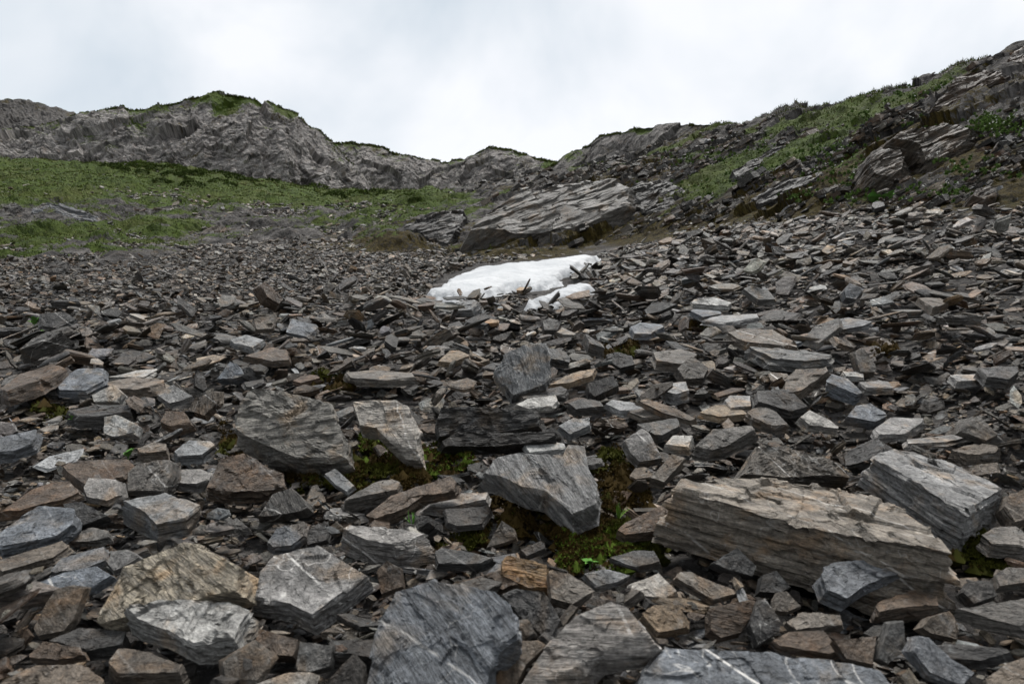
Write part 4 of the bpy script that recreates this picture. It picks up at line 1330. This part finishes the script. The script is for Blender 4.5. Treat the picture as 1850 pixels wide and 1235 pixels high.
# ------------------------------------------------------------------ bedrock outcrops standing out of the slope
OUTCROPS = [
    ("pale slabby rock outcrop of slanting layers above the large snow patch", 'g', 25.0, 62, -6, 3.0, 110, (-0.35, 0.45, 0.8),
     [(790, 466), (806, 436), (856, 390), (920, 362), (1000, 346), (1080, 330), (1160, 330), (1195, 352), (1190, 392), (1120, 420), (1080, 440), (1000, 452), (900, 464)]),
    ("dark broken rock outcrop left of the pale slabby outcrop", 'd', 25.5, 60, 0, 2.6, 70, (-0.35, 0.45, 0.8),
     [(690, 455), (712, 420), (752, 396), (800, 378), (850, 372), (862, 400), (838, 440), (822, 462), (750, 460)]),
    ("dark crumpled rock outcrop on the upper right of the pale slabby outcrop", 'd', 23.5, 58, 6, 2.2, 70, (-0.3, 0.5, 0.8),
     [(1110, 352), (1150, 326), (1210, 322), (1262, 345), (1258, 376), (1215, 398), (1160, 400), (1120, 380)]),
    ("big rounded boulder outcrop with dark hollow below, on the right hillside", 'm', 14.6, 62, -10, 1.2, 64, (-0.2, 0.6, 0.75),
     [(1548, 322), (1556, 284), (1580, 274), (1640, 276), (1652, 300), (1644, 340), (1612, 358), (1562, 352)]),
    ("broad layered rock outcrop above the big rounded boulder outcrop", 'm', 15.6, 48, -12, 1.3, 84, (-0.25, 0.35, 0.9),
     [(1556, 276), (1580, 252), (1640, 232), (1700, 222), (1760, 224), (1796, 250), (1780, 276), (1752, 300), (1700, 326), (1656, 332), (1640, 282)]),
    ("long brown rock outcrop high on the right hillside near the ridge", 'b', 18.0, 48, -14, 1.3, 80, (-0.3, 0.4, 0.85),
     [(1640, 232), (1680, 186), (1718, 138), (1780, 122), (1846, 124), (1850, 150), (1800, 178), (1740, 216), (1690, 226)]),
    ("low brown boulder outcrop bedded in moss at the edge of the right scree", 'm', 11.0, 55, -8, 0.6, 44, (-0.2, 0.6, 0.75),
     [(1738, 366), (1750, 346), (1784, 336), (1812, 344), (1806, 366), (1776, 378)]),
    ("reddish brown crag at the right end of the ridge", 'b', 17.6, 58, -10, 0.9, 40, (-0.3, 0.4, 0.85),
     [(1800, 124), (1818, 100), (1850, 80), (1900, 66), (1910, 120), (1860, 134)]),
    ("low blue-grey rock ledge in the turf at the left", 'u', 34.5, 52, 4, 1.6, 76, (0.2, 0.7, 0.6),
     [(30, 392), (44, 372), (70, 362), (110, 366), (170, 380), (210, 396), (180, 412), (100, 410), (40, 404)]),
    ("broken grey ledge running on from the low blue-grey ledge", 'g', 35.0, 50, 4, 1.4, 66, (0.15, 0.7, 0.6),
     [(190, 404), (230, 384), (300, 384), (345, 392), (350, 410), (300, 418), (220, 414)]),
    ("brown slaty hump beside the broken grey ledge", 'm', 36.0, 50, 8, 1.3, 56, (-0.3, 0.5, 0.8),
     [(340, 430), (362, 410), (400, 406), (450, 414), (482, 426), (440, 434), (380, 436)]),
    ("small dark crag at the left end of the blue-grey ledge", 'd', 36.0, 58, -6, 1.2, 40, (-0.3, 0.5, 0.8),
     [(-10, 392), (4, 370), (30, 362), (48, 374), (34, 396), (6, 400)]),
    ("small dark mossy crag on the left scree below the turf", 'd', 18.5, 55, -4, 0.7, 36, (-0.3, 0.5, 0.8),
     [(66, 506), (80, 482), (104, 470), (134, 478), (130, 496), (96, 512)]),
    ("slanting dark rock rib on the right hillside below the green ridge", 'd', 20.5, 46, -14, 1.2, 60, (-0.35, 0.35, 0.85),
     [(1300, 322), (1340, 296), (1400, 270), (1460, 250), (1470, 268), (1420, 298), (1350, 330), (1310, 338)]),
    ("lower dark rock rib on the right hillside left of the big boulder outcrop", 'd', 16.6, 48, -12, 0.9, 56, (-0.35, 0.35, 0.85),
     [(1330, 372), (1380, 342), (1450, 318), (1510, 306), (1520, 326), (1470, 350), (1400, 374), (1350, 388)]),
]
for i, (lab, tk, Y, tilt, slant, th, nd, bedv, pts) in enumerate(OUTCROPS):
    cc = centroid(pts)
    Y = min(float(sight(cc[0], cc[1])[0]), float(sight(cc[0], max(q[1] for q in pts))[0]) * 1.12 + th * 0.4)
    Yg_ = float(sight(cc[0], cc[1])[0])
    xg = (cc[0] - CX) / F * Yg_
    e_ = 1.0 if Yg_ > 14 else 0.5
    gn = np.array((-(ground(xg + e_, Yg_) - ground(xg - e_, Yg_)) / (2 * e_), -(ground(xg, Yg_ + e_) - ground(xg, Yg_ - e_)) / (2 * e_), 1.0)).ravel()
    gn /= np.linalg.norm(gn)
    gn = gn + np.array((0.0, -0.75 if i in (3, 4, 5, 6) else -0.35, 0.0))
    gn /= np.linalg.norm(gn)
    tilt = math.degrees(math.asin(-gn[1]))
    slant = math.degrees(math.asin(gn[0] / max(0.2, math.hypot(gn[0], gn[2]))))
    prot = {0: 1.5, 1: 0.8, 2: 0.5, 3: 1.0, 4: 0.8, 5: 0.8}.get(i, 0.35)
    C, ex, ey, n, poly = place_face(pts, Yg_ - prot * 0.6, tilt, slant)
    R3 = np.stack((ex, ey, n), 1)
    bl = R3.T @ SN if i not in (8, 9) else np.array(bedv)
    C = C - n * th * 0.5 + n * prot * 0.3
    t = np.array(TINT[tk]) * (1.15 if i == 0 else (0.62 if i in (3, 4, 5, 6, 7) else 0.85)) * np.array((1.03, 1.0, 0.97))
    me, p = rock_mesh("rock_outcrop", poly, th * 0.5, nd, 9000 + i, tuple(t), 0.15, bl, 0.75 if i == 0 else 1.0, -0.42 if i in (3, 4, 5, 6) else -0.3, 2, layer=th * 0.09, big=True)
    M = np.eye(4)
    M[:3, :3] = R3
    M[:3, 3] = C
    add_obj("rock_outcrop", me, lab, "outcrop", "bedrock outcrops", matrix=M)


# ------------------------------------------------------------------ broken ledges of layered bedrock on the right hillside
rl = np.random.default_rng(31)
wl_ = above * rightside * np.clip(0.85 - grass, 0, 1) ** 1.5 * (Pd[:, 1] > 10) * (Pd[:, 1] < 62) * (gpx > 640) * (gpx < 2050)
sk_ = np.interp(gpx, [1000, 1270, 1330, 1350, 1400, 1480, 1560, 1640, 1700, 1760, 1850, 2050], [290, 225, 222, 210, 204, 188, 170, 148, 124, 106, 78, 40])
wl_ = wl_ * np.clip((gpy - sk_ - 16) / 25, 0.0, 1)
wl_ = wl_ * np.clip(0.35 + fbm(sc * np.array((0.12, 0.25, 1.1)), 3, 95) * 1.6, 0.02, 1.2)
dA = np.linalg.norm(np.cross(np.gradient(Pd.reshape(nu_, nv_, 3), axis=0), np.gradient(Pd.reshape(nu_, nv_, 3), axis=1)), axis=-1).ravel()
wl_ = wl_ * dA / Pd[:, 1] ** 1.7
for _o in OUTCROPS:
    wl_ = wl_ * np.where(inpoly(gpx, gpy, _o[-1]), 0.06, 1.0)
nl = 10000
il = rl.choice(len(Pd), nl, p=wl_ / wl_.sum())
LY = Pd[il, 1]
LL = (0.0075 * LY + 0.07) * np.exp(rl.normal(0, 0.5, nl))
LD = np.stack((LL, LL * rl.uniform(0.35, 0.8, nl), LL * rl.uniform(0.10, 0.30, nl)), 1)
LN = SN + rl.normal(0, 0.13, (nl, 3))
LN /= np.linalg.norm(LN, axis=1)[:, None]
LA = SX + rl.normal(0, 0.25, (nl, 3))
LA -= LN * (LA * LN).sum(1)[:, None]
LA /= np.linalg.norm(LA, axis=1)[:, None]
LB = np.cross(LN, LA)
LC = Pd[il] + NG2[il] * (LD[:, 2] * rl.uniform(-0.45, 0.35, nl))[:, None] + rl.normal(0, 0.05, (nl, 3))
LT = rl.choice(len(PK), nl, p=[.20, .34, .16, .16, .12, .01, .01, .0, .0])
a_, b_, c_, d_ = stone_mass(np.ones(nl, bool), 5, 2, (LC, LA, LB, LN, LD, LT))
me = mesh_np("rubble", a_, b_, M_SLATE, False, {"loc": ('FLOAT_VECTOR', c_ * 0.7), "tint": ('FLOAT_COLOR', d_)})
add_obj("rubble", me, "slanting broken rock ledges on the right hillside", "rubble", kind="stuff")

# ------------------------------------------------------------------ snow patches
for i, (lab, poly) in enumerate(SNOW):
    P = np.array(poly, float)
    c = centroid(poly)
    uy = sight(P[:, 0], P[:, 1], 0.19)
    pu = (P[:, 0] - CX) / F
    W = list(zip(pu * uy, uy))
    X0, Y0 = np.min(W, 0) - 0.5
    X1, Y1 = np.max(W, 0) + 0.5
    nx_, ny_ = (190, 150) if i == 0 else (120, 80)
    X, Yg = np.meshgrid(np.linspace(X0, X1, nx_), np.linspace(Y0, Y1, ny_), indexing='ij')
    d = edge_dist(X, Yg, W)
    d = np.where(inpoly(X, Yg, W), d, -d)
    pt = np.stack((X.ravel(), Yg.ravel(), X.ravel() * 0), 1)
    d = d + (fbm(pt * 2.4, 4, 401 + i, 0.65) * 0.30 - 0.14).reshape(d.shape)
    h = np.where(d > 0, 0.11 + 0.11 * np.sqrt(np.clip(d / 1.3, 0, 1)), 0.11 + d * 1.0)
    Z = ground(X, Yg) + h + (fbm(pt * 2.5, 3, 411) * 0.015).reshape(d.shape)
    fcs = grid_faces(nx_, ny_)
    dm = d.ravel()[fcs].max(1)
    fcs = fcs[dm > -0.25]
    Vv = np.stack((X.ravel(), Yg.ravel(), Z.ravel()), 1)
    used = np.unique(fcs)
    remap = np.zeros(len(Vv), int)
    remap[used] = np.arange(len(used))
    me = mesh_np("snow_patch", Vv[used], remap[fcs], M_SNOW, True, {"loc": ('FLOAT_VECTOR', Vv[used])})
    add_obj("snow_patch", me, lab, "snow patch", "snow patches on the scree")


# ------------------------------------------------------------------ moss between the stones
def spikes(P, N, length, width, tint, r, lean=0.6, per=4):
    """thin upright leaf faces growing from points"""
    n = len(P)
    P = np.repeat(P, per, 0)
    N = np.repeat(N, per, 0)
    tint = np.repeat(tint, per, 0)
    length = np.repeat(np.broadcast_to(length, (n,)), per) * r.uniform(0.55, 1.3, n * per)
    width = np.repeat(np.broadcast_to(width, (n,)), per) * r.uniform(0.7, 1.3, n * per)
    m = n * per
    d = N + r.normal(0, lean, (m, 3))
    d /= np.linalg.norm(d, axis=1)[:, None]
    sd = np.cross(d, r.normal(0, 1, (m, 3)))
    sd /= np.linalg.norm(sd, axis=1)[:, None] + 1e-9
    a = P - sd * width[:, None]
    b = P + sd * width[:, None]
    t = P + d * length[:, None]
    V3 = np.stack((a, b, t), 1).reshape(-1, 3)
    Fc = np.arange(m * 3).reshape(-1, 3)
    tt = tint * r.uniform(0.7, 1.35, (m, 1))
    t4 = np.concatenate((tt, np.ones((m, 1))), 1)
    return V3, Fc, np.repeat(t4, 3, 0)


def join(parts):
    o, v, f, t = 0, [], [], []
    for a, b, c in parts:
        v.append(a)
        f.append(b + o)
        t.append(c)
        o += len(a)
    return np.concatenate(v), np.concatenate(f), np.concatenate(t)


r2 = np.random.default_rng(77)
mp = []
for k, poly in enumerate(MOSS):
    P = np.array(poly, float)
    x0, y0 = P.min(0)
    x1, y1 = P.max(0)
    area = (x1 - x0) * (y1 - y0)
    n = int(area * 0.11)
    x = r2.uniform(x0, x1, n)
    y = r2.uniform(y0, y1, n)
    dd = np.where(inpoly(x, y, poly), edge_dist(x, y, poly), -1)
    ok = dd > 0
    x, y, dd = x[ok], y[ok], dd[ok]
    n = len(x)
    Yc = sight(x, y, 0.055)
    W = np.stack(((x - CX) / F * Yc, Yc, (CY - y) / F * Yc), 1)
    sc_ = Yc / 4.0
    lum = fbm(W * 9, 3, 500)
    W[:, 2] += np.clip(lum, -0.3, 1) * 0.07 + np.clip(dd / 25, 0, 1) * 0.035
    col = np.where((fbm(W * 4, 2, 505) + r2.normal(0, .15, n) > 0.08)[:, None], np.array((0.042, 0.044, 0.007)), np.array((0.040, 0.026, 0.007)))
    if k in (6, 1, 2):
        col = np.where((r2.uniform(0, 1, n) < 0.35)[:, None], np.array((0.070, 0.105, 0.014)), col)
    # cushion lumps
    cu = r2.choice(n, max(4, n // 14), replace=False)
    rad = r2.uniform(0.022, 0.05, len(cu)) * sc_[cu] ** 0.6
    base = np.array([(1, 0, 0), (-1, 0, 0), (0, 1, 0), (0, -1, 0), (0, 0, 1), (0, 0, -1)], float)
    of = np.array([(0, 2, 4), (2, 1, 4), (1, 3, 4), (3, 0, 4), (2, 0, 5), (1, 2, 5), (3, 1, 5), (0, 3, 5)])
    Vc = (W[cu][:, None, :] - np.array((0, 0, 0.02)) + base[None] * rad[:, None, None] * r2.uniform(0.7, 1.3, (len(cu), 6, 1))).reshape(-1, 3)
    Fo = (of[None] + (np.arange(len(cu)) * 6)[:, None, None]).reshape(-1, 3)
    mp.append((Vc, Fo, np.repeat(np.concatenate((col[cu] * 0.8, np.ones((len(cu), 1))), 1), 6, 0)))
    mp.append(spikes(W, np.tile((0, -0.15, 1.0), (n, 1)), 0.020 * sc_ ** 0.7, 0.0045 * sc_ ** 0.7, col, r2, 0.75, 6))
V3, Fc, T4 = join(mp)
me = mesh_np("moss", V3, Fc, M_MOSS, False, {"tint": ('FLOAT_COLOR', T4)})
add_obj("moss", me, "dark olive moss in the hollows between the rocks", "moss", kind="stuff")
print("moss tris", len(Fc))

# ------------------------------------------------------------------ turf, low shrubs and flowers on the slopes
gp = []
w = np.clip(grass - 0.25, 0, 1) * (Pd[:, 1] < 100) * (Pd[:, 1] > 10) * (np.abs(gpx - 925) < 1050)
cell = np.gradient(Pd.reshape(nu_, nv_, 3), axis=0)
cell2 = np.gradient(Pd.reshape(nu_, nv_, 3), axis=1)
ar = np.linalg.norm(np.cross(cell, cell2), axis=-1).ravel()
w = w * ar / (0.3 * Pd[:, 1] ** 1.5)
w = w / w.sum()
n = 34000
ii = r2.choice(len(Pd), n, p=w)
Pt = Pd[ii] + np.stack((r2.normal(0, .5, n), r2.normal(0, .5, n), np.zeros(n)), 1) * (Pd[ii, 1] / 250)[:, None]
dist = Pt[:, 1]
pal = np.array([(0.050, 0.074, 0.012), (0.072, 0.100, 0.017), (0.094, 0.108, 0.027), (0.030, 0.044, 0.009), (0.076, 0.064, 0.024)])
col = pal[r2.choice(5, n, p=[.30, .24, .14, .16, .16])]
gp.append(spikes(Pt, np.tile((0, 0, 1.0), (n, 1)) + NG2[ii] * 0.4, 0.02 + 0.0015 * dist, 0.006 + 0.0006 * dist, col, r2, 0.5, 4))
# ridge fringe
sky_py = np.interp(gpx, [1000, 1270, 1330, 1350, 1400, 1480, 1560, 1640, 1700, 1760, 1850], [290, 225, 222, 210, 204, 188, 170, 148, 124, 106, 78])
fr = np.nonzero((gpx > 1270) & (gpx < 1860) & (gpy - sky_py < 16) & (gpy - sky_py > -14) & (Pd[:, 1] < 46))[0]
fr = r2.choice(fr, min(4500, len(fr)), replace=False)
gp.append(spikes(Pd[fr], np.tile((0, 0, 1.0), (len(fr), 1)), 0.10, 0.012, pal[r2.choice(5, len(fr))] * 0.8, r2, 0.45, 3))
for A, nr in ((left_cliff, lc_r), (back_cliff, bc_r), (crag, cr_r)):
    E = A[:, nr - 3:nr + 4].reshape(-1, 3)
    e = E[r2.choice(len(E), min(2600, len(E)), replace=False)]
    keep = fbm(e * 0.25, 3, 600) > -0.12
    e = e[keep]
    ds = e[:, 1]
    gp.append(spikes(e, np.tile((0, 0, 1.0), (len(e), 1)), 0.05 + 0.0020 * ds, 0.02 + 0.0010 * ds, pal[r2.choice(5, len(e))] * 0.7, r2, 0.6, 3))
V3, Fc, T4 = join(gp)
me = mesh_np("grass", V3, Fc, M_LEAF, False, {"tint": ('FLOAT_COLOR', T4)})
add_obj("grass", me, "short green turf on the upper slopes and ridge", "grass", kind="stuff")
print("grass tris", len(Fc))

# low dark alpine shrubs
sp_ = []
SHRUB = [(200, 302, 150, 12, 16), (300, 308, 90, 14, 22), (400, 320, 90, 14, 22), (470, 333, 60, 12, 12), (560, 348, 70, 10, 9), (700, 360, 90, 10, 8)]
for (x, y, rx, ry, cnt) in SHRUB:
    xs = r2.normal(x, rx * 0.6, cnt)
    ys = r2.normal(y, ry * 0.6, cnt)
    for a, b in zip(xs, ys):
        if y < 250:
            k = np.argmin((proj(left_cliff.reshape(-1, 3)) - (a, b)) ** 2 @ (1, 1))
            c = left_cliff.reshape(-1, 3)[k]
        else:
            Yc = float(sight(a, b, 0.1)[0])
            if Yc > 112: continue
            c = at(a, b, Yc)
        R = r2.uniform(0.3, 1.0) * c[1] / 80
        m = 130
        dr = r2.normal(0, 1, (m, 3))
        dr[:, 2] = np.abs(dr[:, 2]) * 0.8
        dr /= np.linalg.norm(dr, axis=1)[:, None]
        Pt = c + dr * np.array((1.5, 1.0, 0.55)) * R * r2.uniform(0.75, 1.05, (m, 1))
        colr = np.array((0.040, 0.058, 0.013)) if r2.uniform() < 0.6 else np.array((0.065, 0.090, 0.020))
        sp_.append(spikes(Pt, dr, 0.16 * R + 0.05, 0.07 * R + 0.02, np.tile(colr, (m, 1)), r2, 0.6, 3))
V3, Fc, T4 = join(sp_)
me = mesh_np("undergrowth", V3, Fc, M_LEAF, False, {"tint": ('FLOAT_COLOR', T4)})
add_obj("undergrowth", me, "low dark green alpine shrubs matted along the cliff foot", "undergrowth", kind="stuff")

# leafy herbs and small white flowers on the right hillside
hp = []
HERB = [(1320, 268, 90, 14, 60), (1440, 300, 110, 22, 110), (1500, 275, 80, 18, 70), (1600, 215, 70, 16, 50), (1800, 215, 50, 12, 90), (1790, 232, 50, 10, 60), (1540, 330, 40, 20, 40), (1480, 355, 80, 10, 60), (1760, 300, 70, 20, 60), (1690, 345, 60, 10, 40), (1240, 285, 70, 8, 50), (1250, 340, 60, 14, 40), (1640, 170, 80, 14, 50), (1730, 150, 60, 14, 40)]
for (x, y, rx, ry, cnt) in HERB:
    xs = r2.normal(x, rx * 0.6, cnt)
    ys = r2.normal(y, ry * 0.7, cnt)
    Yc = sight(xs, ys, 0.12)
    ok = Yc < 60
    c = np.stack(((xs - CX) / F * Yc, Yc, (CY - ys) / F * Yc), 1)[ok]
    hp.append(spikes(c, np.tile((0, -0.4, 1.0), (len(c), 1)), 0.0022 * Yc[ok] + 0.03, 0.0011 * Yc[ok] + 0.012, np.tile((0.070, 0.112, 0.028), (len(c), 1)), r2, 0.9, 12))
    fl = c[r2.uniform(0, 1, len(c)) < 0.22] + np.array((0, -0.05, 0.12))
    if len(fl):
        hp.append(spikes(fl, np.tile((0, -1.0, 0.5), (len(fl), 1)), 0.03, 0.012, np.tile((0.55, 0.55, 0.50), (len(fl), 1)), r2, 0.9, 4))
V3, Fc, T4 = join(hp)
me = mesh_np("weeds", V3, Fc, M_LEAF, False, {"tint": ('FLOAT_COLOR', T4)})
add_obj("weeds", me, "leafy green herbs with tiny white flowers on the right hillside", "herbs", kind="stuff")


# ------------------------------------------------------------------ single small plants among the rocks
def leaf_mesh(L, Wd, tint):
    ts = np.linspace(0, 1, 6)
    v, f = [], []
    for t in ts:
        wv = Wd * math.sin(math.pi * min(1, 0.08 + t * 0.92) ** 0.8) * 0.5
        z = 0.35 * L * t * (1.2 - t)
        v += [(-wv, t * L, z + wv * 0.35), (0, t * L, z), (wv, t * L, z + wv * 0.35)]
    for k in range(5):
        for j in range(2):
            a = k * 3 + j
            f.append((a, a + 1, a + 4, a + 3))
    t4 = np.tile(np.array(tint + (1,)), (len(v), 1))
    return mesh_np("leaf", np.array(v), np.array(f), M_LEAF, True, {"tint": ('FLOAT_COLOR', t4)})


def plant(px, py, lift, nleaf, L, Wd, label, tint, rise=0.6, blade=False):
    Y = float(sight(px, py, lift)[0])
    c = at(px, py, Y)
    root = bpy.data.objects.new("grass_tuft" if blade else "alpine_plant", None)
    COL.objects.link(root)
    root.location = tuple(float(x) for x in c)
    root["label"] = label
    root["category"] = "grass tuft" if blade else "plant"
    root["group"] = "small plants between the rocks"
    m = leaf_mesh(L, Wd, tint)
    a_ = np.linspace(0, 2 * math.pi, 6, endpoint=False)
    ring = np.stack((np.cos(a_), np.sin(a_), a_ * 0), 1)
    r0_ = max(0.003, L * 0.035)
    sv = np.concatenate((ring * r0_ * 1.3 - np.array((0, 0, L * 0.5)), ring * r0_ + np.array((0, 0, L * 0.12))))
    k6 = np.arange(6)
    sf = np.stack((k6, (k6 + 1) % 6, (k6 + 1) % 6 + 6, k6 + 6), 1)
    st = np.tile(np.array((tint[0] * 0.8, tint[1] * 0.6, tint[2], 1)), (12, 1))
    so = bpy.data.objects.new("stem", mesh_np("stem", sv, sf, M_LEAF, True, {"tint": ('FLOAT_COLOR', st)}))
    COL.objects.link(so)
    so.parent = root
    for k in range(nleaf):
        o = bpy.data.objects.new("blade" if blade else "leaf", m)
        COL.objects.link(o)
        o.parent = root
        a = 2.4 * k + random.uniform(-.3, .3)
        s = random.uniform(0.7, 1.15)
        o.rotation_euler = (random.uniform(0.3, 1.0) * rise, random.uniform(-.2, .2), a)
        o.scale = (s, s, s)


plant(1066, 1018, 0.08, 7, 0.038, 0.026, "bright green rosette plant growing in the moss at the centre", (0.085, 0.20, 0.04))
plant(1118, 938, 0.09, 12, 0.075, 0.007, "tuft of green grass blades beside the grey winged slab", (0.11, 0.20, 0.03), 1.7, True)
plant(745, 952, 0.12, 10, 0.070, 0.007, "tuft of green grass blades behind the white-striped block", (0.09, 0.20, 0.04), 1.7, True)
plant(1580, 366, 0.10, 10, 0.26, 0.19, "broad-leaved green plant under the big rounded boulder outcrop", (0.09, 0.20, 0.045), 0.8)
plant(1605, 360, 0.10, 7, 0.20, 0.15, "smaller leafy plant right of the broad-leaved green plant", (0.09, 0.19, 0.045), 0.8)
plant(136, 762, 0.12, 7, 0.06, 0.04, "tiny green plant below the long dark layered slab at left", (0.08, 0.18, 0.04), 0.9)
plant(232, 824, 0.12, 6, 0.05, 0.035, "tiny green sprig above the lumpy grey rock", (0.08, 0.17, 0.04), 0.9)
plant(80, 607, 0.10, 8, 0.10, 0.06, "green plant with white flowers high on the left scree", (0.09, 0.18, 0.04), 0.9)
plant(62, 585, 0.10, 8, 0.11, 0.06, "green seedling clump higher up the left scree", (0.08, 0.17, 0.04), 0.9)
print("tris", sum(len(o.data.polygons) for o in bpy.data.objects if o.type == "MESH"))
